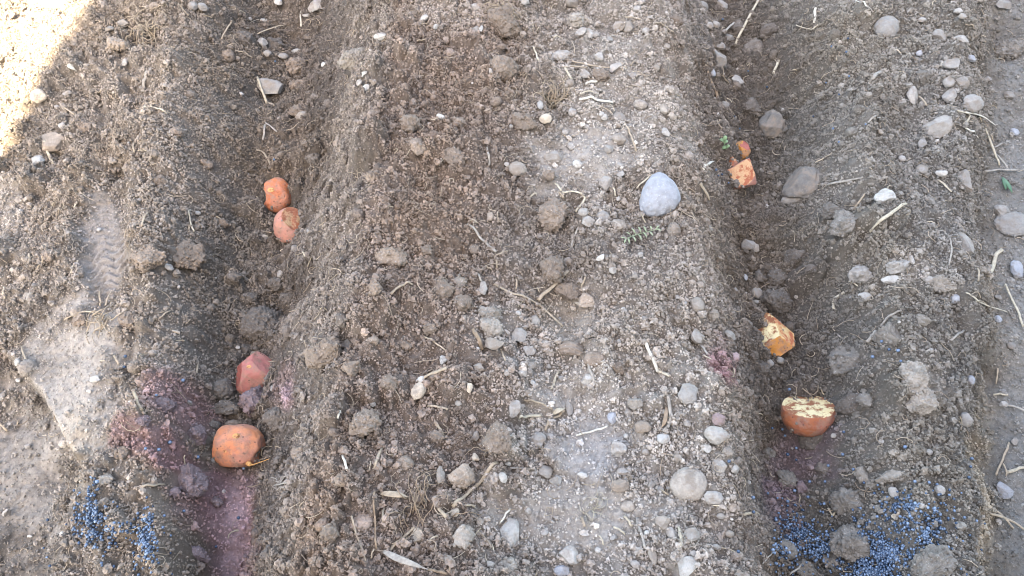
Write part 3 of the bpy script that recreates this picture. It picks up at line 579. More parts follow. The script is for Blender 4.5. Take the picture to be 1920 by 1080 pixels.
TS = """415 73 437 38 4 t;267 172 283 127 8 g;482 143 500 193 6 c;500 193 514 198 4 t;480 280 497 290 510 317 4 t;565 20 565 50 4 w;483 63 533 47 4 t;440 93 473 108 4 t;267 13 292 16 313 8 4 t;333 10 353 30 4 t;122 203 140 215 4 t;280 50 300 57 4 t;493 263 498 233 5 g;497 230 520 247 4 g
268 202 290 203 313 213 4 c;250 268 252 287 4 t;318 253 322 241 4 g;1087 177 1103 172 1120 177 4 c;997 87 1010 113 4 c;1060 127 1066 142 1075 155 5 c;1073 114 1107 124 1140 128 1175 128 4 t;1057 125 1100 127 4 t;1170 230 1185 262 1192 283 5 t;913 277 918 310 5 g;1040 343 1052 358 5 c;1097 157 1120 153 7 w
1183 123 1193 112 4 t;1171 32 1203 37 4 t;1227 43 1263 60 4 t;1193 353 1223 327 4 c;997 37 1000 60 4 t;1357 62 1377 42 5 g;1327 133 1337 165 1348 193 6 b;1450 138 1460 113 6 c;1527 43 1528 17 6 w;1493 48 1520 57 1533 47 4 c;1605 2 1623 13 4 w;1623 13 1638 23 4 g;1840 17 1850 47 5 t;1810 45 1827 55 4 t
1635 147 1650 135 8 g;1777 143 1810 145 4 g;1723 180 1737 198 5 t;1797 208 1817 218 1807 233 5 c;1810 210 1840 220 1865 235 6 w;1810 240 1833 257 6 w;1863 277 1893 265 4 g;1868 290 1890 317 5 g;1847 320 1910 319 5 g;1757 337 1783 360 5 c;1627 230 1650 220 4 g;140 390 145 378 5 c;265 423 277 398 5 t;357 393 358 420 365 435 4 c
353 430 360 420 4 t;133 513 147 488 4 c;120 600 157 585 185 590 4 t;175 623 200 608 6 t;187 545 190 575 4 t;210 547 197 573 4 t;40 650 52 680 5 t;7 537 10 560 4 c;55 475 57 493 5 t;82 473 80 493 67 507 4 t;300 597 320 582 4 t;370 700 372 680 4 t;215 667 223 683 5 t;567 472 573 482 4 c
993 370 1007 362 5 c;1048 360 1057 372 6 t;940 658 947 677 4 t;1097 670 1105 690 1115 717 6 g;1037 720 1048 693 5 c;732 552 753 537 773 533 6 t;793 710 838 690 7 t;877 420 900 447 930 473 6 g;895 513 903 527 5 g;907 500 923 505 4 t;968 523 968 542 4 t;1097 520 1090 540 4 t;1083 427 1070 467 4 g;927 480 953 470 4 t
927 480 933 503 4 t;795 631 837 657 4 t;1600 393 1623 362 4 t;1810 550 1847 573 1890 585 4 c;1780 497 1783 467 1770 437 1753 433 4 g;1562 580 1563 563 1583 547 6 c;1590 527 1608 537 4 c;1650 613 1667 593 1693 588 5 g;1783 637 1807 620 5 g;1835 527 1833 503 4 t;1300 513 1323 530 5 g;1313 647 1327 667 5 g;1313 345 1330 375 7 t;1867 720 1870 690 4 t
250 730 258 752 267 770 7 t;513 910 547 905 4 g;634 787 638 770 6 w;346 853 348 877 3 t;480 866 507 856 3 t;33 797 37 787 4 t;0 792 13 808 5 t;957 878 983 880 1007 883 5 g;1037 783 1050 779 1058 768 6 t;1022 807 1032 780 6 t;1040 720 1033 730 4 c;702 880 710 857 718 837 6 t;660 967 672 1010 685 1053 5 t;730 1033 755 1010 777 988 7 t
803 1068 840 1077 6 b;823 953 837 970 8 t;815 790 833 818 6 t;803 760 840 768 5 t;937 982 957 953 5 w;1170 967 1185 987 6 c;1150 987 1173 1002 5 c;1090 968 1097 987 6 t;1123 1003 1133 1023 4 c;923 1020 925 1033 3 c;643 853 652 883 6 w;1273 987 1278 1023 7 c;873 947 890 950 5 t;840 1073 850 1053 5 t;695 1047 702 1030 4 t;720 950 718 980 5 t
1320 885 1335 870 4 g;1552 953 1560 967 1567 960 4 c;1430 1057 1453 1030 3 g;1480 1077 1507 1057 4 g;1867 890 1892 830 5 t;1887 893 1880 867 4 t;1890 885 1922 875 7 c;1857 963 1890 976 1922 993 6 t;1867 957 1900 990 5 t;1863 740 1890 740 5 c;1890 760 1922 770 6 g;1393 965 1423 963 6 t;1498 943 1500 927 3 t;1500 700 1520 712 3 g"""
for q in TS.replace('\n', ';').split(';'):
    v = q.split(); c = [float(k) for k in v[:-2]]; pts = list(zip(c[::2], c[1::2])); straw(pts, float(v[-2]), v[-1])
# flat leaf strips
def leaf_strip(pts, wpx, tone, label):
    C, s = lay_path(pts, .0075, 10, .004); t = np.linspace(0, 1, len(C)); rad = wpx*s/2*np.clip(np.sin(np.clip(t*1.02+.06, 0, 1)*math.pi)**.5, .15, 1)
    base = C.mean(0); V, F = tube_geo(C-base, rad, .18, 10); V[:, 2] += .0006*noise2(V[:, 0]*300, V[:, 1]*300, 4)
    tag(mk('dry_leaf', V, F, STRAW[tone][1], loc=base), label, 'leaf', 'dry leaf strips')
leaf_strip([(713,925),(740,929),(767,932)], 12, 't', 'short tan dry leaf strip on the soil heap')
leaf_strip([(718,1033),(750,1050),(803,1068)], 13, 'g', 'long grey brown dry leaf at the bottom of the soil heap')
leaf_strip([(1037,776),(1046,772),(1060,766)], 10, 'c', 'cream folded leaf in the straw knot')
leaf_strip([(1250,762),(1246,790),(1240,803)], 8, 'b', 'brown dry leaf beside the thick grayish root')
leaf_strip([(130,122),(134,128),(142,132)], 9, 'w', 'white scrap of dry leaf at the edge of the sunlit corner')
leaf_strip([(30,25),(24,34),(14,38)], 9, 'b', 'brown dead leaf lying in the sunlit corner')
leaf_strip([(1098,577),(1086,573),(1076,566)], 8, 't', 'tan curled leaf beside the smooth brown hollow')
# root tangles
def root_tuft(name, px, py, rpx, n, label, tone='t', thick=2.2, seed=1):
    r = np.random.default_rng(seed); p, s = at(px, py, .006); base = p; Vs, Fs, k = [], [], 0
    for i in range(n):
        a = r.uniform(0, 2*math.pi); L = rpx*s*r.uniform(.6, 1.3); m = 9; t = np.linspace(0, 1, m); c = r.uniform(-2, 2)
        st = r.normal(size=2)*rpx*s*.3
        P = np.stack([st[0]+L*t*np.cos(a+c*t)+.002*r.normal(size=m).cumsum()*.4, (st[1]+L*t*np.sin(a+c*t))+.002*r.normal(size=m).cumsum()*.4, np.zeros(m)], 1)
        P[:, 2] = Hat(P[:, 0]+base[0], P[:, 1]+base[1])-base[2]+.005+.010*np.sin(t*math.pi)*r.uniform(.3, 1)
        V, F = tube_geo(P, thick*s/2*(1-.6*t)*r.uniform(.6, 1.2), 1., 5); Vs.append(V); Fs.append(F+k); k += len(V)
    tag(mk(name, np.vstack(Vs), np.vstack(Fs), STRAW[tone][1], loc=base), label, 'roots', 'root tangles in the soil')
root_tuft('root_tangle', 1037, 190, 32, 34, 'large tangle of fine tan roots on the middle ridge', 't', 2.6, 3)
root_tuft('root_tangle', 188, 600, 36, 16, 'loose tangle of pale roots at the heel of the shoe print', 't', 3, 4)
root_tuft('root_tangle', 945, 28, 34, 26, 'cap of tan roots on the topmost brown clod', 't', 2.2, 5)
root_tuft('root_tangle', 1038, 395, 30, 26, 'mat of hair roots over the hairy round clod', 'g', 1.6, 6)
root_tuft('root_tangle', 1110, 950, 30, 20, 'thin pale root tangle on the dusty track', 'c', 1.6, 7)
root_tuft('root_tangle', 275, 62, 46, 22, 'tan root tangle in the hollow beside the sunlit corner', 't', 2.6, 8)
root_tuft('root_tangle', 525, 910, 26, 9, 'few pale roots on the furrow wall below the largest potato', 'g', 2.2, 9)
root_tuft('root_tangle', 925, 826, 30, 10, 'curled brown roots around the round clod near the knotted straw', 't', 2.6, 10)
root_tuft('root_tangle', 790, 950, 55, 22, 'brown root mat on the soil heap below the tan leaf strip', 'b', 2.6, 11)
root_tuft('root_tangle', 1280, 1010, 40, 10, 'sparse grey roots near the bottom of the pale track', 'g', 2.2, 12)

# ---- potatoes, shaped in view axes (right, up, towards the camera) and set into the furrows
VX, VY, VZ = np.array([1, 0, 0.]), np.array([0, SP, CP]), np.array([0, -CP, SP])
def potato_skin(name, c1, c2, dust, speck=.5, rough=.55):
    m, t, b = new_mat(name, rough+.2, .2); tc = node(t, 'ShaderNodeTexCoord'); P = tc.outputs['Object']
    r = ramp(t, nz(t, 42, 5, .6, P).outputs[0], [(.36, 0), (.62, 1)]); c = mix(t, r.outputs[0], c1, c2)
    r2 = ramp(t, nz(t, 30, 6, .7, P).outputs[0], [(.44, 0), (.58, dust)]); c = mix(t, r2.outputs[0], c, (.36, .165, .135))     # pink dressing powder
    r3 = ramp(t, nz(t, 95, 7, .75, P).outputs[0], [(.53, 0), (.60, speck)]); c = mix(t, r3.outputs[0], c, (.17, .075, .07))   # dark scurf
    vo = node(t, 'ShaderNodeTexVoronoi', Scale=190.); t.links.new(P, vo.inputs['Vector'])
    r4 = ramp(t, vo.outputs['Distance'], [(.14, 1), (.24, 0)]); k = node(t, 'ShaderNodeMath', operation='MULTIPLY'); t.links.new(r4.outputs[0], k.inputs[0])
    r5 = ramp(t, nz(t, 60, 3, .5, P).outputs[0], [(.42, 0), (.5, .9)]); t.links.new(r5.outputs[0], k.inputs[1])
    c = mix(t, k.outputs[0], c, (.07, .035, .03)); g = node(t, 'ShaderNodeTexNoise', Scale=110., Detail=6., Roughness=.7); t.links.new(P, g.inputs['Vector'])
    r6 = ramp(t, g.outputs[0], [(.46, 0), (.60, .62)]); c = mix(t, r6.outputs[0], c, (.215, .14, .105))                     # clinging dust
    t.links.new(c, b.inputs['Base Color'])
    b.inputs['Subsurface Weight'].default_value = .08; b.inputs['Subsurface Radius'].default_value = (.004, .002, .001); b.inputs['Subsurface Scale'].default_value = .5
    bump(t, b, nz(t, 260, 6, .7, P).outputs[0], .9, .0012); return m
def cut_face(name, c1, c2, amt, c3=(.16, .055, .03)):
    m, t, b = new_mat(name, .75, .2); tc = node(t, 'ShaderNodeTexCoord'); P = tc.outputs['Object']
    r0 = ramp(t, nz(t, 50, 4, .6, P).outputs[0], [(.35, 0), (.65, 1)]); c = mix(t, r0.outputs[0], c1, c2)
    r = ramp(t, nz(t, 85, 7, .75, P).outputs[0], [(.60-amt*.25, 0), (.64-amt*.2, 1)]); c = mix(t, r.outputs[0], c, c3)
    t.links.new(c, b.inputs['Base Color']); b.inputs['Subsurface Weight'].default_value = .06; b.inputs['Subsurface Scale'].default_value = .3; b.inputs['Subsurface Radius'].default_value = (.004, .003, .001)
    bump(t, b, nz(t, 220, 6, .75, P).outputs[0], .9, .0014); return m
SK_OR = potato_skin('potato_skin_orange', (.45, .165, .085), (.47, .205, .105), .7)
SK_RD = potato_skin('potato_skin_red_orange', (.30, .085, .036), (.42, .145, .06), .5, .35, .4)
SK_PK = potato_skin('potato_skin_pink', (.33, .125, .112), (.28, .10, .092), .7, .35, .6)
SK_TN = potato_skin('potato_skin_pinkish_tan', (.33, .155, .112), (.30, .14, .115), .5, .35, .65)
SK_AM = potato_skin('potato_skin_amber', (.36, .145, .03), (.42, .19, .05), .15, .5, .45)
SK_BR = potato_skin('potato_skin_brown', (.29, .10, .048), (.22, .072, .038), .35, .5, .5)
CF_CR = cut_face('cut_face_cream', (.54, .46, .28), (.48, .37, .20), .52, (.22, .085, .045))
CF_YL = cut_face('cut_face_yellow', (.46, .33, .17), (.38, .21, .10), .42, (.33, .10, .05))
CF_TN = cut_face('cut_face_tan', (.38, .215, .12), (.42, .27, .155), .48, (.28, .09, .05))
CF_CS = cut_face('cut_face_crusted', (.36, .24, .13), (.34, .175, .11), .58, (.25, .09, .05))
CF_RD = cut_face('cut_face_red', (.24, .07, .058), (.31, .11, .085), .3, (.2, .05, .045))
M_EYE = cut_face('potato_eye', (.46, .27, .12), (.40, .22, .09), .3)
M_SPROUT = cut_face('potato_sprout', (.42, .20, .08), (.5, .28, .11), .2)
def potato(px, py, radii, planes, skin, face, label, dents=(), eyes=(), sprout=None, sink=.25, lv=6, seed=1, rough=.08, up=0., soft=6):
    p, s = at(px, py, 0.)
    rx, ry, rz = [q*s for q in radii]
    p, s = at(px, py, rz*(1-sink)*.75+up)
    V, F = ico(lv); V = V.copy(); U = V.copy()
    k = 1+rough*noise3(V*1.4+seed*7.3, seed)+rough*.4*noise3(V*3.5+seed, seed+1)+rough*.15*noise3(V*9+seed, seed+2)
    V = V*k[:, None]*np.array([radii[0], radii[1], radii[2]])        # in photo pixels, view axes
    on = np.zeros(len(V), int)
    for i, (n, d, typ) in enumerate(planes):
        n = np.array(n, float); n /= np.linalg.norm(n); e = V@n-d
        wig = 1.0*noise3(V*.10+seed+i, seed+9)+.5*noise3(V*.35+seed, seed+10)
        cut = e+wig > 0; V = V-np.maximum(e+wig, 0)[:, None]*n
        on[cut] = i+1 if typ == 'cut' else 0
    for (dx, dy, dz, rad, dep) in dents:
        q = np.linalg.norm((V-np.array([dx, dy, dz]))*np.array([1, 1, .3 if dz < 12 else 1]), axis=1); m = sstep(1-q/rad); V = V-m[:, None]*dep*np.array([dx, dy, dz*.3])/max(1e-6, np.linalg.norm([dx, dy, dz*.3]))
    # soften the cut edges a little
    for _ in range(soft):
        acc = np.zeros_like(V); cnt = np.zeros(len(V))
        for a, b in ((0, 1), (1, 2), (2, 0)):
            np.add.at(acc, F[:, a], V[F[:, b]]); np.add.at(cnt, F[:, a], 1)
        V = .5*V+.5*acc/cnt[:, None]
    Wv = (V[:, :1]*VX+V[:, 1:2]*VY+V[:, 2:3]*VZ)*s
    root = empty('potato_piece', p); tag(root, label, 'potato', 'seed potato pieces in the furrows')
    fc = np.min(on[F], axis=1)
    def sub(name, sel, mat):
        f = F[sel]; u, inv = np.unique(f, return_inverse=True)
        return mk(name, Wv[u], inv.reshape(-1, 3), mat, root)
    sub('skin', fc == 0, skin)
    faces = face if isinstance(face, dict) else {i+1: face for i in range(len(planes))}
    for i in sorted(set(fc)-{0}): sub('cut_face', fc == i, faces[i])
    for (ex, ey, er) in eyes:
        cand = np.where((np.hypot(V[:, 0]-ex, V[:, 1]-ey) < 3) & (V[:, 2] > 0))[0]
        if not len(cand): continue
        c = V[cand].mean(0); nrm = c/np.linalg.norm(c)*.5+np.array([0, 0, .5]); nrm /= np.linalg.norm(nrm)
        a = np.cross(nrm, [0, 1, 0.]); a /= np.linalg.norm(a); b_ = np.cross(nrm, a)
        th = np.linspace(0, 2*math.pi, 20, endpoint=False); prof = [(0, -.05), (.22, -.02), (.38, .22), (.62, .30), (.95, .12), (1.15, -.25)]
        P_, Q_ = [c+nrm*prof[0][1]*er], []
        for (rr, hh) in prof[1:]:
            for q in th: P_.append(c+er*rr*(np.cos(q)*a*1.1+np.sin(q)*b_*.85)+nrm*hh*er)
        for j in range(20): Q_.append((0, 1+j, 1+(j+1) % 20))
        for i in range(len(prof)-2):
            for j in range(20):
                a0, a1 = 1+i*20+j, 1+i*20+(j+1) % 20; Q_ += [(a0, a0+20, a1+20), (a0, a1+20, a1)]
        P_ = np.array(P_); mk('eye', (P_[:, :1]*VX+P_[:, 1:2]*VY+P_[:, 2:3]*VZ)*s, np.array(Q_), M_EYE, root)
    if sprout:
        pts = np.array(sprout, float); C = catmull(pts, 6); t = np.linspace(0, 1, len(C)); C = (C[:, :1]*VX+C[:, 1:2]*VY+C[:, 2:3]*VZ)*s
        V2, F2 = tube_geo(C, np.interp(t, [0, .3, .45, 1], [5.5, 4.5, 1.3, .6])*s, 1., 8); mk('sprout', V2, F2, M_SPROUT, root)
    # crumbs of earth clinging to the lower flanks and a few on top
    g = np.random.default_rng(seed+50); low = np.where((Wv[:, 2] < np.quantile(Wv[:, 2], .55)) | (g.random(len(Wv)) < .03))[0]; m = 90 if lv > 5 else 30
    pk = g.choice(low, m); V0, F0 = ico(0)
    Q = (V0[None]*(1+.35*(g.random((m, 12, 1))*2-1))*(.0006+.0019*g.random((m, 1, 1))**2)+Wv[pk][:, None]).reshape(-1, 3)
    mk('clinging_soil', Q, (F0[None]+(np.arange(m)*12)[:, None, None]).reshape(-1, 3), M_CRUMB, root, color=np.repeat(np.array([[.15, .125, .108]])*g.uniform(.8, 1.3, (m, 1)), 12, 0), smooth=False)
    OCC.append((p[0], p[1], .46*s*(radii[0]+radii[1])/2)); return root
potato(517, 366, (31, 33, 26), [((-.95, .25, .12), 23, 'cut')], SK_RD, CF_RD, 'shiny orange potato piece with a deep notch in its side', dents=((-30, -4, 0, 22, 26), (-22, 10, 14, 11, 5)), eyes=((-2, 7, 5.5),), seed=2)
potato(548, 424, (35, 36, 29), [((.52, .55, .66), 17, 'cut'), ((.75, -.62, .1), 24, 'skin'), ((0, -1, .05), 31, 'skin')], SK_TN, CF_CS, 'pinkish potato piece with a pitted tan crust, below the notched one', dents=((27, -20, 6, 14, 7), (6, 3, 26, 6, 2), (16, 10, 22, 6, 2)), seed=3)
potato(476, 703, (43, 44, 32), [((-.86, .10, .50), 27, 'cut'), ((.60, .66, .45), 31, 'skin'), ((-.62, .78, .1), 32, 'cut'), ((.25, -.45, .86), 26, 'skin'), ((.95, -.2, .2), 39, 'skin')], SK_PK, CF_RD, 'dull pink potato piece rising to a peak, a mauve clod against it', soft=14, eyes=((0, 18, 4),), seed=4)
potato(446, 836, (52, 45, 40), [((-1, .09, .06), 40, 'cut'), ((-.04, 1, -.1), 39, 'skin'), ((.42, .9, 0), 42, 'skin'), ((0, -1, .1), 37, 'skin'), ((1, .1, .1), 47, 'skin')], SK_OR, CF_TN, 'largest orange potato half, speckled, with a sprout stub at its side', dents=((52, -18, 0, 20, 12),), eyes=((7, 24, 6), (-10, -2, 3)), sprout=[(26, -26, 22), (31, -28, 27), (38, -29, 26), (52, -25, 18), (64, -21, 14)], soft=14, seed=5)
potato(1389, 281, (20, 19, 14), [((.9, .3, .2), 15.5, 'skin'), ((.62, .75, .2), 16, 'skin'), ((-.45, .85, .3), 14, 'skin'), ((.3, .38, .87), 12.2, 'cut'), ((-.6, -.35, .7), 12, 'skin')], SK_AM, {4: CF_RD}, 'small amber potato piece with a dark red patch', seed=6, lv=5)
potato(1374, 302, (9, 19, 9), [((.6, .5, .5), 5, 'cut'), ((-.9, .2, .3), 6, 'skin')], SK_BR, CF_TN, 'thin brown potato sliver between the amber piece and the tan wedge', seed=16, lv=5)
potato(1391, 327, (33, 33, 24), [((-.16, .12, .98), 13, 'cut'), ((.966, .26, .2), 21, 'skin'), ((-.51, .86, .05), 20.6, 'skin'), ((-.94, -.34, .1), 25, 'skin'), ((.22, -.97, .1), 25, 'skin')], SK_TN, CF_TN, 'tan wedge shaped potato piece with its broad cut face up', soft=22, seed=7)
potato(1453, 631, (46, 52, 37), [((-.52, .52, .68), 19, 'cut'), ((.48, .58, .66), 19, 'cut'), ((-.76, .65, .0), 36, 'skin'), ((.635, .772, 0), 28, 'skin'), ((-1, 0, .2), 33, 'skin'), ((1, 0, .3), 35, 'skin'), ((.61, -.79, .1), 33, 'skin'), ((-.58, -.81, .1), 35, 'skin'), ((-.05, -.22, .97), 25, 'skin')], SK_AM, {1: CF_CR, 2: CF_YL}, 'chunky potato piece with creamy cut facets over an orange base', soft=10, seed=8, rough=.08)
potato(1515, 772, (50, 47, 44), [((-.06, .93, .36), 12, 'cut')], SK_BR, CF_CR, 'potato half with its flaky cream cut face turned up', seed=9, sink=.2)

# ---- green things
def green_mat(name, c):
    m, t, b = new_mat(name, .55, .35); tc = node(t, 'ShaderNodeTexCoord')
    r = ramp(t, nz(t, 160, 4, .6, tc.outputs['Object']).outputs[0], [(.3, .7), (.7, 1.25)]); t.links.new(mix(t, 1., c, r.outputs[0], 'MULTIPLY'), b.inputs['Base Color'])
    b.inputs['Transmission Weight'].default_value = 0; return m
M_SPRIG, M_SEED, M_BLADE = green_mat('sprig_green', (.21, .25, .155)), green_mat('seedling_green', (.14, .22, .12)), green_mat('blade_green', (.05, .11, .06))
def leaf_geo(p0, p1, width, bend=.003, n=8):
    t = np.linspace(0, 1, n); C = p0+(p1-p0)*t[:, None]; C[:, 2] += bend*np.sin(t*math.pi)
    return tube_geo(C, np.maximum(width/2*np.sin(np.clip(t*.93+.07, 0, 1)*math.pi)**.7, width*.05), .22, 8)
def seedling(name, stem_px, leaves, wd, mat, label, cat, lift=.010, stem_w=2.5):
    W = [at(*p, lift)[0] for p in stem_px]; s = at(*stem_px[0], lift)[1]; base = W[0].copy(); base[2] -= lift
    root = empty(name, base); tag(root, label, cat)
    C = catmull(np.array(W)-base, 6); V, F = tube_geo(C, np.linspace(1, .5, len(C))*stem_w*s/2, 1., 6); mk('stem', V, F, mat, root)
    for (a, b) in leaves:
        p0, p1 = at(*a, lift)[0]-base, at(*b, lift+.002)[0]-base; V, F = leaf_geo(p0, p1, wd*s, .002); mk('leaf', V, F, mat, root)
seedling('weed_sprig', [(1172, 449), (1185, 443), (1200, 438), (1216, 434), (1232, 430)], [((1174, 448), (1164, 446)), ((1174, 448), (1170, 457)), ((1178, 447), (1180, 458)), ((1184, 443), (1174, 436)), ((1186, 443), (1192, 453)), ((1192, 440), (1184, 428)),
 ((1196, 439), (1203, 450)), ((1202, 437), (1196, 425)), ((1206, 436), (1213, 446)), ((1212, 435), (1206, 424)), ((1216, 434), (1224, 442)), ((1222, 432), (1218, 423)), ((1230, 430), (1240, 433)), ((1230, 430), (1236, 423))], 3.2, M_SPRIG, 'pale green weed sprig lying below the big bluish white cobble', 'weed', .009)
seedling('seedling', [(1362, 280), (1359, 272), (1357, 266)], [((1357, 266), (1349, 262)), ((1357, 266), (1361, 254)), ((1358, 268), (1365, 265)), ((1361, 278), (1368, 272)), ((1360, 276), (1354, 280))], 8, M_SEED, 'tiny green seedling beside the small amber potato piece', 'seedling', .010)
seedling('grass_blade', [(1879, 333), (1881, 337)], [((1879, 332), (1898, 362)), ((1880, 334), (1886, 356))], 9, M_BLADE, 'dark green grass blade on the grey path', 'grass blade', .006)

# ---- blue fertiliser granules
def gran_mat():
    m, t, b = new_mat('granule_blue', .22, .6); at_ = node(t, 'ShaderNodeVertexColor', layer_name='Col')
    tc = node(t, 'ShaderNodeTexCoord'); r = ramp(t, nz(t, 900, 3, .6, tc.outputs['Object']).outputs[0], [(.3, .8), (.7, 1.15)])
    t.links.new(mix(t, 1., at_.outputs[0], r.outputs[0], 'MULTIPLY'), b.inputs['Base Color']); return m
M_GR = gran_mat()
GV, GF = ico(2)
def gran_cols(n): 
    k = rng.random(n)[:, None]**1.6; return (np.array([.015, .036, .072])*(1-k)+np.array([.13, .19, .28])*k)*(.75+.5*rng.random(n)[:, None])
def granule_pile(name, blobs, n, label):
    P = []
    lo = min(b[1]+b[3] for b in blobs)
    for (cx, cy, rx, ry, frac) in blobs:
        k = int(n*frac)
        for _ in range(k):
            for _t in range(8):
                a, q = rng.uniform(0, 2*math.pi), min(1.6, abs(rng.normal())*.62)
                x, y = cx+rx*q*math.cos(a), cy+ry*q*math.sin(a)
                if rng.random() < .25+.75*(noise2(np.array([x/26]), np.array([y/26]), 77)[0] > -.25): break
            P.append((x, y))
    pts = np.array([at(x, y, .006)[0] for x, y in P]); m = len(pts); rad = rng.uniform(.0010, .0017, m)
    pts[:, 2] = Hat(pts[:, 0], pts[:, 1])+.0035+rad+rng.random(m)**2*.006
    sc = rad[:, None]*rng.uniform(.85, 1.12, (m, 3)); V = (GV[None]*sc[:, None, :]+pts[:, None, :]).reshape(-1, 3)
    F = (GF[None]+(np.arange(m)*len(GV))[:, None, None]).reshape(-1, 3)
    o = mk(name, V, F, M_GR, color=np.repeat(gran_cols(m), len(GV), 0)); tag(o, label, 'granules', kind='stuff')
granule_pile('blue_granules', [(1500, 1000, 60, 45, .17), (1475, 1035, 45, 40, .07), (1545, 1030, 40, 28, .10), (1660, 1040, 80, 45, .30), (1640, 1072, 100, 24, .16), (1730, 1000, 75, 60, .13), (1700, 950, 70, 30, .07), (1600, 1010, 170, 80, .16)], 1700, 'wide spill of blue fertiliser granules across the furrow bottom')
granule_pile('blue_granules', [(168, 975, 28, 50, .48), (275, 1015, 30, 65, .44), (215, 1000, 85, 80, .16)], 480, 'small spill of blue fertiliser granules on the foot of the heap')
STRAY = """1590 72;1587 97;1559 87;1592 143;1549 155;1573 177;1525 218;1562 241;1592 247;1573 266;1623 233;1438 163;1377 218;1387 241;1403 133;1355 36;1343 318;1347 329;1354 327;1366 343;516 115;514 299;343 713;235 668;233 688;371 857;345 958;308 967;457 878;447 971;317 830;298 843;273 841;293 741;182 903;363 898;405 1025;319 829
1480 730;1467 805;1472 817;1477 852;1493 862;1518 903;1547 903;1553 873;1493 840;1582 810;1448 803;1477 940;1515 932;1412 933;1490 920;1367 865;1602 972;1697 838;1440 925;1460 962;1455 975;1413 960;1667 655;1653 640;1689 677;1636 669;1684 657;1820 875;1817 895;1822 860;1600 880;1580 852;1650 1015;1620 905"""
gm = {}
proto = None
for i, q in enumerate(STRAY.replace('\n', ';').split(';')):
    px, py = map(float, q.split()); p, s = at(px, py, .009); r = rng.uniform(.0014, .0020)*(1.1 if py > 600 else .95)
    if i % 6 not in gm: gm[i % 6] = mk_mesh('granule', GV*np.array([1, .93, .97]), GF, M_GR, np.repeat(gran_cols(1), len(GV), 0))
    o = bpy.data.objects.new('blue_granule', gm[i % 6]); COL.objects.link(o); o.scale = (r, r, r); o.location = [float(k) for k in p]
    zone = 'on the crest of the far ridge' if px > 1480 and py < 300 else 'in the furrow near the amber potato' if py < 400 and px > 1300 else 'high in the furrow with the notched potato' if py < 400 else 'on the heap or furrow near the largest potato' if px < 700 else 'around the potato half with its cut face up' if px < 1600 else 'loose on the near part of the far ridge'
    tag(o, 'single stray blue granule '+zone, 'granule', 'stray blue granules '+zone)

# ------------------------------------------------------------------ loose soil: crumbs, gravel, chaff, hair roots
OC = np.array(OCC)
def free(x, y, k=1.0):
    ok = np.ones(len(x), bool)
    for ox, oy, r in OC:
        ok &= (x-ox)**2+(y-oy)**2 > (r*k)**2
    return ok
def scatter(n, dens_pow=1., k=1.0, region=(-1.3, 1.3, -.05, 1.55), compact_keep=.10):
    x = rng.uniform(region[0], region[1], n); y = rng.uniform(region[2], region[3], n)
    # outside the photographed strip the soil is sown more thinly
    inside = (np.abs(x) < .50+.40*y+.08) & (y > .08) & (y < 1.28)
    keep = inside | (rng.random(n) < .4)
    x, y = x[keep], y[keep]; cm = compact(x, y); cl = .5+.8*noise2(x*22, y*22, 61)+.35*noise2(x*55, y*55, 62)
    pr = (1-cm*(1-compact_keep))*np.clip(cl+.5, .55, 1)**dens_pow
    keep = rng.random(len(x)) < pr; x, y = x[keep], y[keep]
    keep = free(x, y, k); return x[keep], y[keep]
def rots(n):
    q = rng.normal(size=(n, 4)); q /= np.linalg.norm(q, axis=1)[:, None]; a, b, c, d = q.T
    return np.stack([np.stack([1-2*(c*c+d*d), 2*(b*c-d*a), 2*(b*d+c*a)], -1), np.stack([2*(b*c+d*a), 1-2*(b*b+d*d), 2*(c*d-b*a)], -1), np.stack([2*(b*d-c*a), 2*(c*d+b*a), 1-2*(b*b+c*c)], -1)], 1)
def crumbs(name, n, r0, r1, lv, jit, zup, label, k=1.0, light=1.0, var=.28, mat=None, pw=2.2, ck=.10, fixedcol=None, smooth=True, dens_pow=1., clump=0.):
    x, y = scatter(n, dens_pow, k, compact_keep=ck)
    cl = noise2(x*120, y*120, 71)+.6*noise2(x*230, y*230, 72)
    if clump:
        q = rng.random(len(x)) < 1-clump*.85*sstep(.5-cl*1.6); x, y, cl = x[q], y[q], cl[q]
    m = len(x)
    rad = r0+(r1-r0)*rng.random(m)**pw
    BV, BF = ico(lv); J = 1+jit*(rng.random((m, len(BV)))*2-1)
    if lv >= 2: # lumpier, less spiky
        d = rng.normal(size=(m, 5, 3)); d /= np.linalg.norm(d, axis=2)[..., None]
        J = 1+jit*.35*(rng.random((m, len(BV)))*2-1)
        for q in range(5): J += jit*.55*np.maximum(0, d[:, q]@BV.T-.35)*rng.uniform(-1, 1, (m, 1))*1.6
    sc = rng.uniform(.7, 1.25, (m, 3)); V = BV[None]*J[..., None]*sc[:, None, :]*rad[:, None, None]
    V = np.einsum('nij,nvj->nvi', rots(m), V)
    z = Hat(x, y)+rad*rng.uniform(.0, .7, m)+zup*rng.random(m)**1.3*np.clip(.45+(cl if clump else 0), .1, 1)
    V = V+np.stack([x, y, z], -1)[:, None, :]
    F = BF[None]+(np.arange(m)*len(BV))[:, None, None]
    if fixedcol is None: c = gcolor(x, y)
    else:
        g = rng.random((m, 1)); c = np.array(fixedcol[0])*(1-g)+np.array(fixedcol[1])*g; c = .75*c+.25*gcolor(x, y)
    c = c*light*np.exp(var*rng.normal(size=(m, 1))+.22*noise2(x*75, y*75, 78)[:, None])
    o = mk(name, V.reshape(-1, 3), F.reshape(-1, 3), mat or M_CRUMB, color=np.repeat(np.clip(c, .015, .75), len(BV), 0), smooth=smooth)
    tag(o, label, 'soil', kind='stuff'); return o
crumbs('fine_soil_crumbs', 1500000, .0006, .0022, -1, .42, .008, 'fine loose soil crumbs covering the ridges and furrows', .92, 1.34, .12, ck=.05, smooth=False, pw=2.0, clump=.6)
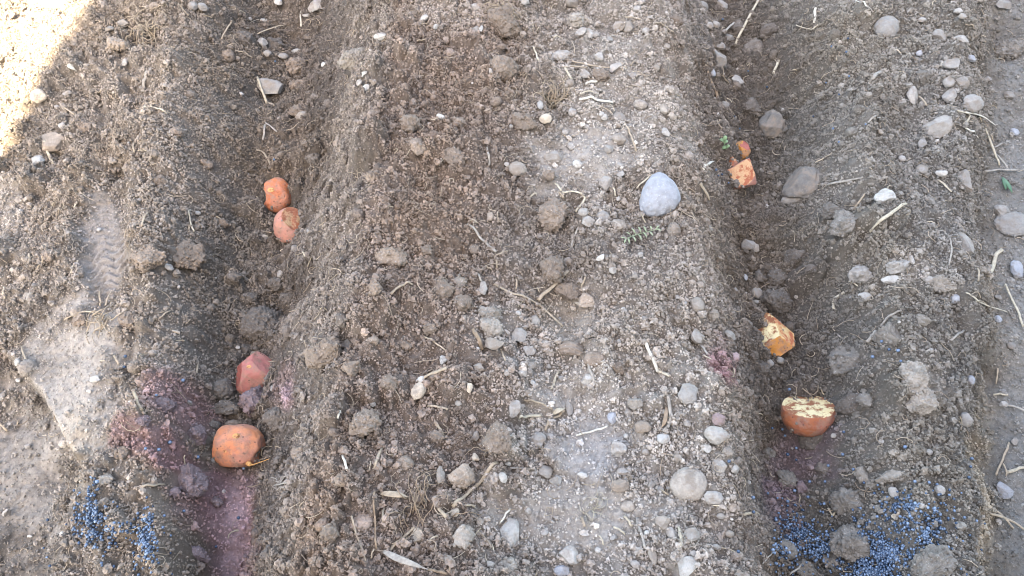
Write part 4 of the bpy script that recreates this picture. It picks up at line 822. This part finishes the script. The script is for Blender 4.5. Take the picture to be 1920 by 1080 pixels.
crumbs('soil_crumbs', 46000, .0018, .0040, 1, .48, .006, 'loose soil crumbs scattered over the ridges', 1.0, 1.32, .12, ck=.03, clump=.7, smooth=False)
crumbs('soil_lumps', 700, .0042, .0085, 3, .5, .001, 'small soil lumps lying in the loose soil', 1.15, 1.2, .15, ck=.10, pw=3)
crumbs('soil_grit', 220000, .0006, .0012, -1, .42, .0015, 'finest soil grit dusting the trodden places', .92, 1.15, .2, ck=.95, smooth=False, pw=1.3)
crumbs('gravel', 800, .0012, .0034, 2, .45, .006, 'pale grit and gravel mixed through the soil', 1.0, 1.0, .2, ck=.8, pw=3, fixedcol=((.24, .22, .20), (.40, .38, .36)))
def hairs(name, n, L0, L1, r0, r1, tone_c, label, curl):
    x, y = scatter(n, 1., 1., compact_keep=.25); m = len(x); L = rng.uniform(L0, L1, m); a = rng.uniform(0, 2*math.pi, m); c = rng.normal(size=m)*curl; K = 5
    t = np.linspace(-.5, .5, K); ang = a[:, None]+c[:, None]*t
    P = np.stack([x[:, None]+L[:, None]*t*np.cos(ang), y[:, None]+L[:, None]*t*np.sin(ang)], -1)
    z = Hat(P[..., 0].ravel(), P[..., 1].ravel()).reshape(m, K); z = .5*z+.5*z.mean(1, keepdims=True)+rng.uniform(.003, .007, (m, 1))+.003*(1-4*t**2)*rng.random((m, 1))
    P = np.concatenate([P, z[..., None]], -1); T = np.gradient(P, axis=1); T /= np.linalg.norm(T, axis=2)[..., None]+1e-12
    A = np.cross(T, [0, 0, 1.]); A /= np.linalg.norm(A, axis=2)[..., None]+1e-9; B = np.cross(A, T); rad = rng.uniform(r0, r1, (m, 1, 1))
    ring = [P+rad*(math.cos(q)*A+math.sin(q)*B) for q in (0, 2.094, 4.189)]; V = np.stack(ring, 2).reshape(m, K*3, 3); F = []
    for i in range(K-1):
        for j in range(3): F.append((i*3+j, i*3+(j+1) % 3, (i+1)*3+(j+1) % 3, (i+1)*3+j))
    F = np.array(F); FF = F[None]+(np.arange(m)*K*3)[:, None, None]
    g = rng.random((m, 1)); col = (np.array(tone_c[0])*(1-g)+np.array(tone_c[1])*g)
    o = mk(name, V.reshape(-1, 3), FF.reshape(-1, 4), M_CRUMB, color=np.repeat(col, K*3, 0)); tag(o, label, 'roots', kind='stuff')
hairs('hair_roots', 5500, .008, .026, .00025, .0006, ((.24, .19, .145), (.36, .30, .23)), 'fine pale hair roots threaded through the loose soil', 1.5)
hairs('straw_chaff', 380, .005, .016, .0005, .0011, ((.28, .23, .165), (.44, .38, .29)), 'small bits of straw chaff strewn over the soil', .4)
